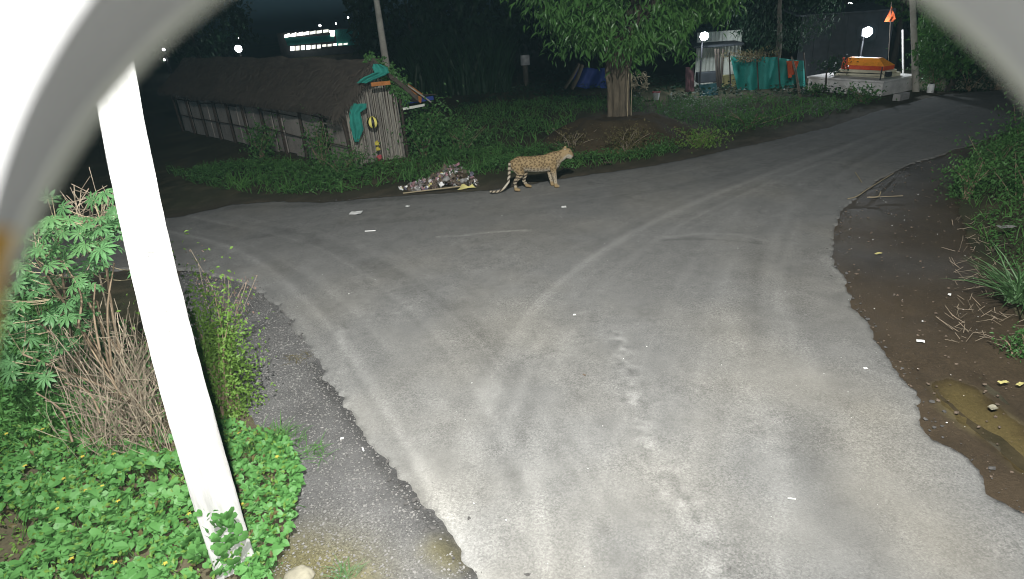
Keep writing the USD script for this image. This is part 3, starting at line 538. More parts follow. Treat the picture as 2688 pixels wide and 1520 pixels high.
# gable of upright sticks
xs = np.linspace(0.03, HW - 0.03, 44)
for i, a in enumerate(xs):
    zt = float(min(roof_line(a) - 0.02, 2.3)) - abs(0.03 * hg.normal()); rad = hg.uniform(0.013, 0.018)
    put('stick', tube([Q(a, 0.0 + .006 * hg.normal(), -0.05), Q(a + .008 * hg.normal(), .008 * hg.normal(), zt * .5), Q(a + .014 * hg.normal(), 0, zt)], [rad, rad * .95, rad * .8], 6), 'stick_wood_' + 'abcd'[hg.integers(4)], hut, smooth=True)
put('backing_board', box(Q(HW / 2, 0.06, 0.95), g * (HW / 2 - .02), s * .01, [0, 0, 0.95]), 'dark_wood', hut)
put('corner_post', tube([Q(-0.03, -0.04, -0.1), Q(-0.06, -0.03, 0.9), Q(-0.16, -0.02, 1.85)], [0.05, 0.045, 0.035], 8), 'dark_wood', hut, smooth=True)
put('corner_post', tube([Q(HW + .02, -0.03, -0.1), Q(HW + .03, -0.02, 1.85)], [0.045, 0.035], 8), 'dark_wood', hut, smooth=True)
put('crossbar', tube([Q(-0.12, -0.07, 1.72), Q(0.45, -0.08, 1.86)], 0.022, 6), 'dark_wood', hut, smooth=True)
put('gable_board', bar(V(974, 222, 15.33), V(1024, 217, 15.52), 0.03, 0.09), 'orange_wood', hut)
put('gable_board', bar(Q(0.25, -0.08, 2.25), Q(1.0, -0.08, 2.30), 0.02, 0.05), 'dark_wood', hut)
put('plinth', cbox(Q(HW / 2 + .1, -0.14, 0.02), g * (HW / 2 - .1), s * .12, [0, 0, 0.09], .02), 'mound_soil', hut)
# awning of boards beyond the right corner
aw = thing('board_awning', 'broken orange board awning propped on the right side of the hut', 'awning', Q(HW, 0.2, 1.2))
put('board', bar(Q(HW + .1, 0.05, 1.98), Q(HW + .66, 0.1, 1.52), 0.35, 0.02, up=(0, -.6, 1)), 'orange_wood', aw)
put('rafter', tube([Q(HW - .05, -.12, 2.12), Q(HW + .80, -.05, 1.42)], .02, 6), 'stick_wood_a', aw, smooth=True)
put('beam', bar(Q(HW + .05, .05, 1.48), Q(HW + 1.0, .15, 1.50), .04, .10), 'tarp_blue', aw)
put('prop', bar(Q(HW + .06, 0.0, 1.33), Q(HW + .68, 0.05, 1.36), .05, .06), 'shed_white', aw)
put('prop', tube([Q(HW + .5, .05, 1.62), Q(HW + 1.05, .1, 1.58)], .015, 6), 'dark_wood', aw, smooth=True)
# cloths, striped ball and ornaments hung on the gable
def cloth(P00, P10, P11, P01, sag, folds, amp, nrm, seed, nu=16, nv=14, t=0.006):
    P00, P10, P11, P01 = (np.asarray(p, float) for p in (P00, P10, P11, P01)); u = np.linspace(0, 1, nu)[:, None, None]; w = np.linspace(0, 1, nv)[None, :, None]
    P = P00 * (1 - u) * (1 - w) + P10 * u * (1 - w) + P11 * u * w + P01 * (1 - u) * w; nrm = np.asarray(nrm, float) / np.linalg.norm(nrm)
    q = P.reshape(-1, 3); wv = np.sin(u * folds * 2 * np.pi + 3 * w + seed) * (0.35 + w) + 1.6 * (meshkit.fbm(q * 2.5 + seed, 3, seed).reshape(nu, nv, 1) - 0.5)
    P = P + nrm * amp * wv; P = P - np.array([0, 0, 1.]) * sag * (4 * u * (1 - u))
    return thick(P, nrm, t)
nf = -s * 0.3 + np.array([0.3, -1, 0])
def drape(rows, Y, folds, amp, seed, n=14, t=.005):
    """a creased cloth whose outline is given by rows (y, left x, right x); Y gives its distance"""
    rows = np.array(rows, float); yy = np.linspace(rows[0, 0], rows[-1, 0], 22); xl, xr = np.interp(yy, rows[:, 0], rows[:, 1]), np.interp(yy, rows[:, 0], rows[:, 2]); u = np.linspace(0, 1, n); rg2 = np.random.default_rng(seed)
    P = np.array([[V(a + (b - a) * k + rg2.normal() * .6, y + rg2.normal() * .6, Y) for k in u] for y, a, b in zip(yy, xl, xr)]); q = P.reshape(-1, 3)
    P = P + np.array([0, -1, 0]) * amp * (np.sin(u * folds * 2 * np.pi + seed)[None, :, None] + 2.2 * (meshkit.fbm(q * 5 + seed, 3, seed).reshape(22, n, 1) - .5)); return thick(P, [0, -1, 0], t)
put('hanging_cloth', drape([(272, 928, 962), (282, 920, 962), (296, 917, 946), (318, 917, 951), (340, 922, 955), (356, 926, 948), (372, 931, 942)], 15.40, 1.6, .03, 3), 'cloth_turquoise', label='torn turquoise cloth hanging at the left corner of the hut gable', cat='cloth', smooth=60)
put('ridge_cloth', drape([(168, 980, 1000), (178, 978, 1018), (190, 984, 1022), (198, 966, 1012), (206, 950, 992), (218, 936, 966)], 15.30, 1.4, .04, 7), 'cloth_turquoise', label='turquoise plastic sheet tucked under the hut ridge at the gable top', cat='plastic sheet', smooth=60)
bc = V(978, 321, 15.52)
bl = thing('striped_ball', 'round black and yellow striped ball hung on the stick gable', 'ball', bc)
def gores(par):
    out = []; N = 12
    for k in range(par, N, 2):
        a = np.linspace(k, k + 1, 4) / N * 2 * np.pi; th = np.linspace(0.02, np.pi - 0.02, 12)
        P = np.stack([np.sin(th)[:, None] * np.cos(a)[None], np.sin(th)[:, None] * np.sin(a)[None], np.cos(th)[:, None] + 0 * a[None]], -1) * 0.145
        v, f = grid_mesh(P); out.append((v + bc, f))
    return cat(out)
put('yellow_stripes', gores(0), 'ball_yellow', bl, smooth=True); put('black_stripes', gores(1), 'ball_black', bl, smooth=True)
put('cord', tube([bc + [0, 0, .13], bc + [-.03, .20, .46]], .008, 5), 'black_metal', bl)
orn = thing('hanging_ornament', 'string with yellow flowers and a red pendant under the striped ball', 'ornament', bc - [0, 0, .5])
for dz, r, mt in ((-0.52, .055, 'flower_yellow'), (-.66, .05, 'flower_yellow'), (-.88, .065, 'paint_red')):
    v, f = ball(bc + [.03, 0, dz], r, 2, (1.15, .6, 1)); put('flower' if dz > -.8 else 'pendant', (v + (meshkit.fbm(v * 25, 2, 3)[:, None] - .5) * .05, f), mt, orn, smooth=True)
put('cord', tube([bc - [0, 0, .13], bc + [.03, 0, -.85]], .006, 5), 'black_metal', orn)
# creeper over the right roof edge
n = 1500; t = hg.uniform(0, 1, n); p = np.array([Q(0.72 + .85 * x, -0.25 + .35 * hg.uniform(), 0) for x in t]); p[:, 2] = ZR - .02 - 0.85 * t + 0.16 * hg.normal(size=n) * (0.5 + t)
a = rand_dir(n, hg); a[:, 2] -= .5
cr = put('roof_creeper', scatter(OVAL, p, a, [0.2, -1, .5], hg.uniform(.06, .12, n), hg), 'leaf_weed', label='green creeper hanging over the right edge of the thatched roof', cat='creeper')
# bare trunk behind the hut
b0 = V(1012, 150, 24.0); b1 = V(985, -20, 24.0); b0[2] = 0
put('bare_trunk', tube(curve(np.array([b0, (b0 * .45 + b1 * .55), b1]), 8), np.linspace(.16, .10, 17), 9), 'pole_grey', label='tall bare grey trunk rising behind the hut ridge', cat='trunk', smooth=True)

# ------------------------------------------------------------------ leopard
def leopard():
    org = G(1401, 503); org = np.array([org[0], org[1] + 0.09, 0.035])
    yaw = math.radians(7); ca, sa = math.cos(yaw), math.sin(yaw)
    def J(zx, zy, y, r, sy=1.0):
        zg = 1150 - (zx - 890) * 0.045 - (50 if y > 0.04 else (25 if abs(y) <= 0.04 else 0))
        return (zx - 1300) / 1069, y, max((zg - zy) / 1033, r * 0.9 if r < 0.05 else 0), r, sy
    def ell(j):
        x, y, z, r, sy = j; sp = trimesh.creation.icosphere(2, 1.0).vertices * [r, r * sy, r] + [x, y, z]; return sp
    parts = []
    def chain(*js):
        for p, q in zip(js[:-1], js[1:]): parts.append(manifold3d.Manifold.hull_points(np.vstack([ell(p), ell(q)]).tolist()))
    chain(J(905, 575, 0, .125, .72), J(1010, 545, 0, .150, .74), J(1230, 560, 0, .158, .78), J(1430, 570, 0, .172, .76), J(1620, 560, 0, .172, .74), J(1770, 545, 0, .165, .68))
    chain(J(1620, 490, 0, .115, .7), J(1800, 470, 0, .145, .7), J(1930, 430, 0, .118, .75), J(2040, 375, 0, .098, .85))
    chain(J(1770, 560, 0, .15, .7), J(1930, 420, 0, .09, .75))
    chain(J(2045, 362, 0, .098, .85), J(2100, 362, 0, .093, .9), J(2150, 392, 0, .066, .95), J(2195, 420, 0, .047, .95))
    chain(J(2095, 425, 0, .055, .9), J(2170, 462, 0, .034, .9))
    for y in (-.05, .05): chain(J(2035, 282, y, .034, .6), J(2042, 258, y * 1.1, .026, .5))
    chain(J(1745, 560, -.085, .095, .55), J(1752, 735, -.09, .060, .75), J(1785, 930, -.09, .038, .85), J(1795, 1060, -.09, .036, .9)); chain(J(1795, 1068, -.09, .038, 1.0), J(1845, 1082, -.09, .032, 1.2))
    chain(J(1735, 560, .085, .095, .55), J(1700, 735, .09, .058, .75), J(1728, 920, .09, .037, .85), J(1752, 1020, .09, .035, .9)); chain(J(1752, 1025, .09, .037, 1.0), J(1800, 1036, .09, .032, 1.2))
    chain(J(945, 590, -.075, .125, .55), J(1015, 760, -.095, .078, .65), J(1000, 800, -.095, .066, .7), J(880, 930, -.095, .037, .75), J(890, 1080, -.095, .034, .9)); chain(J(890, 1095, -.095, .036, 1.0), J(960, 1112, -.095, .031, 1.2))
    chain(J(1000, 600, .075, .115, .55), J(1140, 735, .09, .070, .65), J(1135, 790, .09, .058, .7), J(1105, 910, .09, .036, .75), J(1165, 1010, .09, .034, .9)); chain(J(1165, 1018, .09, .034, 1.0), J(1250, 1046, .09, .029, 1.2))
    chain(J(820, 530, 0, .045), J(785, 640, -.01, .033), J(770, 790, -.03, .030), J(735, 950, -.05, .028), J(640, 1060, -.07, .027), J(520, 1118, -.09, .026), J(400, 1122, -.10, .025), J(325, 1108, -.11, .020))
    b = parts[0]
    for q in parts[1:]: b = b + q
    v, f = mesh_of(b.refine_to_length(0.016)); m = trimesh.Trimesh(v, f); trimesh.smoothing.filter_taubin(m, iterations=14)
    m = trimesh.Trimesh(*trimesh.remesh.subdivide(m.vertices, m.faces)); trimesh.smoothing.filter_taubin(m, iterations=6)
    v = np.asarray(m.vertices); nz = np.asarray(m.vertex_normals)
    rg = np.random.default_rng(3)
    zx = v[:, 0] * 1069 + 1300; zz = v[:, 2]
    tail = (zx < 812) & (zz < 0.62); legs = (zz < 0.36) & ~tail; headm = (zx > 1985)
    tan = np.array([0.27, 0.195, 0.10]); cream = np.array([0.46, 0.42, 0.34]); dark = np.array([0.030, 0.020, 0.014])
    c = np.tile(tan, (len(v), 1)) * (0.9 + 0.25 * meshkit.fbm(v * 9, 3, 5))[:, None]
    bel = np.clip((-nz[:, 2] - 0.15) * 1.4, 0, 1) * (zz > 0.28) + np.clip((0.40 - zz) * 3.0, 0, 0.55) * (zz > .1) + 0.6 * tail + np.clip((2010 - zx) / 120, 0, 1) * np.clip((zx - 1800) / 60, 0, 1) * np.clip(nz[:, 0] * 1.2, 0, 1) * .6 + headm * np.clip((-nz[:, 2]) * 1.5, 0, 1)
    c = c * (1 - np.clip(bel, 0, 1)[:, None]) + cream * np.clip(bel, 0, 1)[:, None]
    pts, fid = trimesh.sample.sample_surface(m, 9000, seed=4); pts = np.asarray(pts)
    def thin(P, r):
        t = cKDTree(P); alive = np.ones(len(P), bool)
        for i in range(len(P)):
            if alive[i]:
                for j in t.query_ball_point(P[i], r):
                    if j > i: alive[j] = False
        return P[alive]
    body = thin(pts[(pts[:, 2] > 0.36) & (pts[:, 0] * 1069 + 1300 < 1930)], 0.046)
    d, i = cKDTree(body).query(v); w = 0.5 + 0.9 * meshkit.fbm(v * 45, 2, 6); gap = np.sin(6 * np.arctan2(v[:, 2] - body[i, 2], v[:, 0] - body[i, 0]) / 2 + i) > -0.55
    rose = (np.abs(d - 0.0145) < 0.0080 * w) & gap & ~legs & ~tail & ~headm
    cen = (d < 0.012) & ~legs & ~tail & ~headm
    c[cen] = c[cen] * [0.8, 0.72, 0.6]
    leg = thin(pts[(pts[:, 2] <= 0.40) & (pts[:, 2] > 0.10)], 0.036); d2, _ = cKDTree(leg * [1, 1, 1.25]).query(v * [1, 1, 1.25]); spot = (d2 < 0.0125 * w) & legs & (zz > 0.11)
    bandy = legs & (zx < 1290) & (zz > 0.14) & (np.sin(zz * 2 * np.pi / 0.066 + 1.6 * np.sin(v[:, 0] * 22)) > 0.2)
    hd = thin(pts[pts[:, 0] * 1069 + 1300 > 1900], 0.030); d3, _ = cKDTree(hd).query(v); hs = (d3 < 0.006) & headm
    arc = np.cumsum([0]); tl = tail & (np.sin((v[:, 2] * 1.0 + np.clip(-(v[:, 0] + 0.5), 0, 1)) * 2 * np.pi / 0.085) > 0.15)
    for msk, k in ((rose, .9), (spot, .95), (bandy, .95), (hs, .7), (tl, .9)): c[msk] = c[msk] * (1 - k) + dark * k
    ear = headm & (zz > 0.852); c[ear] = np.where((nz[ear, 0] < 0)[:, None], dark, [0.55, 0.5, 0.42])
    c[(zx > 2205) & (zz < .74)] = [0.10, 0.06, 0.05]
    R = np.array([[ca, -sa, 0], [sa, ca, 0], [0, 0, 1]]); W = v @ R.T + org
    t = thing('leopard', 'spotted leopard standing in profile at the edge of the road, facing right', 'leopard', org)
    put('body', (W, np.asarray(m.faces)), 'fur', t, smooth=True, color=c)
    for y in (-.062, .062):
        j = J(2135, 345, y * 1.15, .011); e = np.array(j[:3]) @ R.T + org; put('eye', ball(e, .012, 2), 'black_metal', t, smooth=True)
    for y in (-.03, -.02):
        P = [J(2160, 425, y, .01)[:3], J(2150, 445, y * 3, .01)[:3], J(2125, 462, y * 4.2, .01)[:3]]; put('whisker', tube(np.array(P) @ R.T + org, .0012, 4), 'paper_white', t)
leopard()

# ------------------------------------------------------------------ left: creepers, castor plant, dead stalks, shrub
vg = np.random.default_rng(21)
def in_px(poly, n, rg=vg, z=0.0):
    """n ground points spread evenly over the ground seen in a picture polygon"""
    P = Polygon(world(poly)).buffer(0); xs, ys, xe, ye = P.bounds; out = np.zeros((0, 2))
    while len(out) < n:
        q = rg.uniform([xs, ys], [xe, ye], (4 * n, 2)); out = np.vstack([out, q[contains_xy(P, q[:, 0], q[:, 1])]])
    return out[:n]
CREEP = [(-120, 1190), (60, 1180), (150, 1165), (270, 1195), (370, 1200), (440, 1110), (500, 1105), (600, 1115), (680, 1150), (770, 1175), (795, 1260), (775, 1400), (735, 1470), (690, 1600), (-120, 1600)]
vine = thing('creeping_vine', 'bright green heart-leaved creeper covering the ground around the white pole', 'creeper', G(400, 1350))
p = in_px(CREEP, 6800); hgt = 0.30 * meshkit.fbm(np.c_[p * 1.5, np.zeros(len(p))], 3, 17) ** 1.2; zz = hgt * vg.uniform(0.25, 1, len(p)) ** 0.6 + 0.03
q = PX(np.c_[p, zz]); bare = (np.hypot((q[:, 0] - 20) / 70, (q[:, 1] - 1400) / 75) < 1) | (np.hypot((q[:, 0] - 370) / 70, (q[:, 1] - 1250) / 35) < 1) & (vg.uniform(size=len(p)) < .8)
bare |= meshkit.fbm(np.c_[p * 4.2, np.zeros(len(p))], 3, 27) < .34
p, zz = p[~bare], zz[~bare]
al = np.c_[vg.normal(size=(len(p), 2)), vg.normal(size=len(p)) * .3 - .35]; sz = .028 + .055 * vg.uniform(size=len(p)) ** 1.4
order = np.argsort(-sz * np.exp(2 * zz)); nb = order[:280]; rest = order[280:]
for i in nb: put('leaf', scatter(HEART, np.r_[p[i], zz[i] + .03][None], al[i][None], [0, -.25, 1], sz[i] * 1.15, vg, .35), 'leaf_creeper', vine)
put('foliage', scatter(HEART, np.c_[p[rest], zz[rest]], al[rest], [0, -.2, 1], sz[rest], vg, .45), 'leaf_creeper', vine, kind='stuff')
st = []
for i in order[:420]:
    e = np.r_[p[i], zz[i] + .03]; o = e + np.r_[vg.normal(size=2) * .12, 0]; o[2] = 0; st.append(tube(curve(np.array([o, (o + e) / 2 + [0, 0, .03], e]), 3), .003, 4, False))
put('stems', cat(st), 'grass_blade', vine, kind='stuff')
pe_ = in_px(CREEP, 2600); put('small_weeds', scatter(OVAL, np.c_[pe_, .03 + .3 * vg.uniform(size=2600) ** 1.5], rand_dir(2600, vg) + [0, 0, .2], [0, -.3, 1], vg.uniform(.018, .05, 2600), vg, .4), 'leaf_lime', vine, kind='stuff')
db = in_px(CREEP, 260); put('dead_leaves', scatter(OVAL, np.c_[db, .04 + .22 * vg.uniform(size=260)], rand_dir(260, vg), [0, -.2, 1], vg.uniform(.03, .07, 260), vg, .5), 'leaf_dry', vine, kind='stuff')
yf = in_px(CREEP, 30)
put('flowers', cat([scatter(OVAL, np.tile(np.r_[a, .10 + .25 * vg.uniform()], (5, 1)), np.c_[np.cos(np.arange(5) * 1.257), np.sin(np.arange(5) * 1.257), np.full(5, .2)], [0, 0, 1], .022, vg, .1) for a in yf]), 'flower_yellow', vine, kind='stuff')
# creeper climbing the foot of the pole
m = 130; yy = vg.uniform(1315, 1440, m); xx = 555 + (yy - 1330) * .36 + vg.uniform(-62, 40, m); xx = np.where(yy > 1395, xx - 35, xx)
pp = np.array([V(a, b, 3.2) for a, b in zip(xx, yy)]) + nn[5] * .10 + .03 * vg.normal(size=(m, 3))
put('climbing_leaves', scatter(HEART, pp, np.c_[vg.normal(size=m) * .6, vg.normal(size=m) * .3, -1 - vg.uniform(size=m)], fn + [0, 0, .3], vg.uniform(.045, .09, m), vg, .4), 'leaf_creeper', vine, kind='stuff')

cast = thing('castor_plant', 'tall castor plant with star-shaped leaves left of the white pole', 'plant', G(380, 1130))
heads = [(250, 560), (285, 548), (140, 580), (110, 612), (205, 600), (292, 640), (252, 640), (75, 660), (112, 652), (150, 632), (172, 690), (112, 722), (192, 722), (50, 745), (92, 772), (162, 772), (222, 745), (272, 705), (70, 822), (132, 842), (202, 832), (252, 802), (40, 882), (92, 902), (162, 902), (212, 882), (122, 960), (52, 985), (25, 935), (238, 590), (270, 600), (128, 560), (300, 610), (95, 700), (30, 800), (180, 860), (150, 800), (305, 680), (60, 720)]
cb = G(372, 1125)
stemends = {}
for k, (hx, hy) in enumerate([(262, 575), (150, 610), (95, 680), (200, 740), (110, 850), (60, 930), (255, 790)]):
    Y = 4.75 + .25 * math.sin(k * 2.1); e = V(hx, hy, Y); o = cb + np.r_[.12 * vg.normal(size=2), 0]; mid = (o * .5 + e * .5) + np.r_[.12 * vg.normal(), .05 * vg.normal(), -.12]
    c = curve(np.array([o, mid, e]), 10); stemends[k] = c; put('stem', tube(c, np.linspace(.020, .008, len(c)), 7), 'twig', cast, smooth=True)
allc = np.vstack(list(stemends.values()))
nl = 0
for hx, hy in heads:
    for r in range(5):
        Y = 4.75 + .35 * vg.normal(); c = V(hx + 30 * vg.normal(), hy + 26 * vg.normal(), Y)
        d = np.linalg.norm(allc - c, axis=1); a = allc[np.argmin(d + .3 * (allc[:, 2] > c[2]))]
        L = vg.uniform(.06, .125); out = c - a; out[2] *= .3; out = out / (np.linalg.norm(out) + 1e-6) + [0, -.3, -.35] + .3 * vg.normal(size=3)
        lf = put('leaf', scatter(PALM, c[None], out[None], [.1, -.7, .8], L, vg, .3), 'leaf_castor', cast)
        if np.linalg.norm(a - c) < .6: put('petiole', tube(curve(np.array([a, (a + c) / 2 + [0, 0, -.02], c]), 4), .0035, 4, False), 'dry_stem_pale', lf)
# leafless twigs above
tw = [tube(curve(np.array([G(345, 1090), V(285, 830, 5.2), V(235, 600, 5.4)]), 8), [.012, .006], 6)]
for k in range(16):
    o = V(235 + 20 * vg.normal(), 600, 5.4); e = V(vg.uniform(190, 310), vg.uniform(485, 560), 5.4 + .2 * vg.normal()); c = curve(np.array([o, (o + e) / 2 + .05 * vg.normal(size=3), e]), 5); tw.append(tube(c, .004, 4))
    for j in range(4): a = c[vg.integers(3, len(c))]; tw.append(tube([a, a + .10 * vg.normal(size=3)], .0025, 4))
put('dry_branch', cat(tw), 'dry_stalk', label='leafless dry twigs rising above the castor plant', cat='branch')
# bundle of dead stalks
ds, dt = [], []
for k in range(400):
    o = G(vg.uniform(220, 460), vg.uniform(1010, 1225)); w = vg.uniform(); hx, hy = vg.uniform(110, 470), vg.uniform(800, 1150)
    e = V(hx, hy, np.clip(o[1] + .25 * vg.normal(), 3.7, 5.2)); e[2] = max(e[2], .15)
    if np.linalg.norm(e - o) > 1.5: e = o + (e - o) * 1.5 / np.linalg.norm(e - o)
    c = curve(np.array([o, (o + e) / 2 + .09 * vg.normal(size=3), e + .05 * vg.normal(size=3)]), 5); ds.append(tube(c, vg.uniform(.0015, .004), 4, False))
    if k % 3 == 0:
        for j in range(3): a = c[vg.integers(2, len(c))]; ds.append(tube([a, a + np.r_[.09 * vg.normal(size=2), .1 * vg.uniform()]], .002, 4, False))
deads = thing('dead_stalks', 'tangle of dry brown stalks beside the white pole', 'dead stalks', G(350, 1120))
put('stalks', cat(ds), 'dry_stalk', deads, kind='stuff')
for (x0, y0, x1, y1) in [(205, 855, 320, 1040), (235, 870, 318, 1045), (300, 690, 292, 960), (250, 745, 262, 920), (168, 690, 205, 860), (360, 1060, 395, 1140), (170, 1005, 262, 1085), (95, 1030, 190, 1160)]:
    a, b = V(x0, y0, 4.45), V(x1, y1, 4.35); c = curve(np.array([b, (a + b) / 2 + .03 * vg.normal(size=3), a]), 6)
    put('branch', tube(c, np.linspace(.010, .005, len(c)), 6), 'twig', deads, smooth=True)
wq = in_px([(60, 1010), (250, 900), (420, 960), (455, 1160), (300, 1190), (100, 1160)], 3200); put('stalk_weeds', scatter(OVAL, np.c_[wq, .02 + .60 * vg.uniform(size=3200) ** 1.3], rand_dir(3200, vg), [0, -.3, 1], vg.uniform(.02, .055, 3200), vg, .4), 'leaf_creeper', deads, kind='stuff')
# tall grass and weeds further left
def grass(poly, n, h, mt, name, label, w=1.0, rg=vg, spread=.5, zf=None, kind='stuff', cat_='grass'):
    p = in_px(poly, n, rg); z = land(p) if zf is None else zf(p); a = np.c_[spread * rg.normal(size=(n, 2)), np.ones(n)]
    L = rg.uniform(h * .5, h * 1.3, n) * (.5 + meshkit.fbm(np.c_[p * 1.3, np.zeros(n)], 3, 19)); sh_ = (BLADE[0] * [w, 1, 1], BLADE[1])
    return put(name, scatter(sh_, np.c_[p, z], a, np.c_[rg.normal(size=(n, 2)), .2 * np.ones(n)], L, rg, .1), mt, kind=kind, label=label, cat=cat_)
LEFTW = [(-160, 820), (60, 800), (230, 900), (330, 1020), (300, 1130), (150, 1180), (-160, 1200)]
grass(LEFTW, 3800, .34, 'grass_blade', 'tall_grass', 'tall green grass at the left edge below the castor plant', 1.1)
def weeds(poly, n, hmax, size, mt, name, label, shape=OVAL, clump=1.6, zf=None, rg=vg, kind='stuff', c_='weeds', loose=.0):
    p = in_px(poly, n, rg); z0 = land(p) if zf is None else zf(p); m = meshkit.fbm(np.c_[p * clump, np.zeros(n)], 4, 23); pq = PX(np.c_[p, np.zeros(n)]); k = (m > loose) & (mz(p) < .06) & ~((np.abs(pq[:, 0] - 1722) < 32) & (pq[:, 1] > 250) & (pq[:, 1] < 300)) & ~((np.abs(pq[:, 0] - 1262) < 80) & (pq[:, 1] > 228) & (pq[:, 1] < 262)); p, z0, m = p[k], z0[k], m[k]; n = len(p)
    z = z0 + hmax * np.clip((m - .25) * 2, .12, 1.2) * rg.uniform(.1, 1, n) ** .7; a = rand_dir(n, rg); a[:, 2] = .1 + .3 * a[:, 2]
    return put(name, scatter(shape, np.c_[p, z], a, [0, -.3, 1], rg.uniform(*size, n), rg, .4), mt, kind=kind, label=label, cat=c_)
weeds(LEFTW, 5200, .55, (.04, .10), 'leaf_creeper', 'undergrowth', 'dense green weeds between the castor plant and the creeper')
def bush(name, px, py, wpx, hpx, n, size, mt, label, shape=OVAL, seed=0, group=None, cat_='bush', stem='twig', z=0.0, dens=.35):
    rg = np.random.default_rng(100 + seed); b = G(px, py, z); sc = F / ((b - EYE) @ FW); w, h = wpx / sc / 2, hpx / sc / .93
    t = thing(name, label, cat_, b, group or {'field_bush': 'bushes on the far verge and field', 'bank_bush': 'bushes on the right bank', 'roadside_bush': 'bushes at the far road end', 'dry_bush': 'dry bushes on the earth mound', 'plinth_weed': 'weeds along the white plinth'}.get(name)); st, lp, ld = [], [], []
    for k in range(14):
        e = b + np.r_[w * .9 * rg.normal(size=2) * .6, h * rg.uniform(.55, 1)]; c = curve(np.array([b + np.r_[.06 * rg.normal(size=2), -.03], (b + e) / 2 + np.r_[.1 * w * rg.normal(size=2), .1 * h], e]), 5); st.append(tube(c, np.linspace(.010, .004, len(c)), 5, False))
        m = n // 14; i = rg.integers(2, len(c), m); lp.append(c[i] + rg.normal(size=(m, 3)) * [dens * w, dens * w, dens * h * .6]); ld.append(rand_dir(m, rg) + [0, 0, .15])
    lp, ld = np.vstack(lp), np.vstack(ld); lp[:, 2] = np.maximum(lp[:, 2], b[2] + .03)
    put('stems', cat(st), stem, t); put('foliage', scatter(shape, lp, ld, [0, -.4, 1], rg.uniform(*size, len(lp)), rg), mt, t)
bush('leafy_shrub', 606, 1080, 160, 300, 5200, (.024, .052), 'leaf_lime', 'yellow-green small-leaved shrub just right of the white pole', seed=1, dens=.42)
# dry seed heads beyond the shrub
sd_ = thing('dry_weed', 'dry weed with pale brown seed heads leaning over the road beyond the shrub', 'weed', G(585, 905))
ss, lp = [], []
for (x, y) in [(675, 722), (640, 745), (600, 735), (570, 765), (560, 790), (625, 790), (545, 740), (650, 735), (500, 655), (520, 690), (590, 720), (612, 765)]:
    o = G(575 + 25 * vg.normal(), 910 + 20 * vg.normal()); e = V(x, y, o[1] + .3 * vg.normal()); e[2] = max(.2, e[2]); c = curve(np.array([o, (o + e) / 2 + .04 * vg.normal(size=3), e]), 5); ss.append(tube(c, .0035, 4, False)); k = 34; lp.append(c[vg.integers(5, len(c), k)] + .045 * vg.normal(size=(k, 3)))
put('stems', cat(ss), 'dry_stalk', sd_); lp = np.vstack(lp); put('seed_heads', scatter(OVAL, lp, rand_dir(len(lp), vg), [0, 0, 1], vg.uniform(.018, .04, len(lp)), vg), 'leaf_seed', sd_)
def tuft(name, px, py, n, L, w, mt, label, seed, spread=.55, base=.06, cat_='grass tuft', z=0.0):
    rg = np.random.default_rng(200 + seed); b = G(px, py, z); p = b + np.c_[base * rg.normal(size=(n, 2)), np.zeros(n)]; a = np.c_[spread * rg.normal(size=(n, 2)), np.ones(n)]
    return put(name, scatter((BLADE[0] * [w, 1, 1], BLADE[1]), p, a, np.c_[-a[:, :2], .8 * np.ones(n)], rg.uniform(.5, 1.2, n) * L, rg, .1), mt, label=label, cat=cat_, group='grass tufts on the gravel' if name == 'grass_tuft' else None)
tuft('grass_tuft', 715, 1175, 420, .17, .8, 'grass_blade', 'soft green grass tuft at the edge of the gravel by the creeper', 1, .6, .10)
tuft('grass_tuft', 820, 1195, 60, .16, .8, 'grass_blade', 'sparse thin grass tuft lying out on the grey gravel', 2, 1.2, .07)
tuft('grass_tuft', 900, 1515, 70, .12, .8, 'grass_pale', 'small pale grass tuft on the gravel at the bottom edge', 3, .9, .04)
tuft('grass_tuft', 780, 945, 60, .12, .9, 'leaf_dry', 'dry yellow grass tuft on the gravel by the road edge', 4, 1.2, .06)
weeds([(640, 1490), (700, 1470), (790, 1480), (760, 1560), (640, 1560)], 500, .06, (.012, .03), 'leaf_weed', 'ground_cover', 'low mossy green growth beside the round stone at bottom left')
s_ = G(787, 1518); v, f = ball(s_ + [0, 0, .02], .085, 3, (1.25, .9, .55)); put('round_stone', (v + (meshkit.fbm(v * 18, 3, 3)[:, None] - .5) * .03, f), 'stone', smooth=True, label='pale rounded stone at the bottom edge left of the road', cat='stone')

# ------------------------------------------------------------------ far verge: weeds, bushes, field
VERGE = [(440, 455), (560, 440), (760, 425), (900, 455), (1000, 440), (1090, 425), (1200, 395), (1300, 385), (1400, 392), (1480, 405), (1600, 400), (1760, 380), (1780, 400), (1700, 422), (1560, 440), (1480, 446), (1380, 455), (1300, 458), (1190, 470), (1060, 480), (960, 498), (860, 512), (720, 512), (620, 505), (520, 490)]
weeds(VERGE, 19000, .36, (.03, .085), 'leaf_weed', 'verge_weeds', 'low green weeds along the far edge of the road behind the leopard', clump=1.4, loose=.34)
grass(VERGE, 2000, .22, 'grass_blade', 'verge_grass', 'green grass growing through the verge weeds behind the leopard', 1.3)
FIELD = [(1080, 330), (1250, 275), (1480, 262), (1800, 262), (2100, 262), (2300, 258), (2200, 300), (1960, 345), (1780, 365), (1760, 330), (1700, 300), (1520, 300), (1470, 390), (1300, 385), (1180, 395)]
weeds(FIELD, 15000, .34, (.04, .10), 'leaf_weed', 'field_weeds', 'dim weeds covering the field around the mango tree', clump=.9, zf=lambda q: np.maximum(mz(q) - .3, 0), loose=.46)
grass(FIELD, 2600, .22, 'grass_blade', 'field_grass', 'dim grass covering the field around the mango tree', 1.8)
BACK = [(1060, 240), (1300, 190), (1700, 200), (2080, 225), (2300, 262), (1800, 265), (1480, 268), (1250, 285), (1080, 335)]
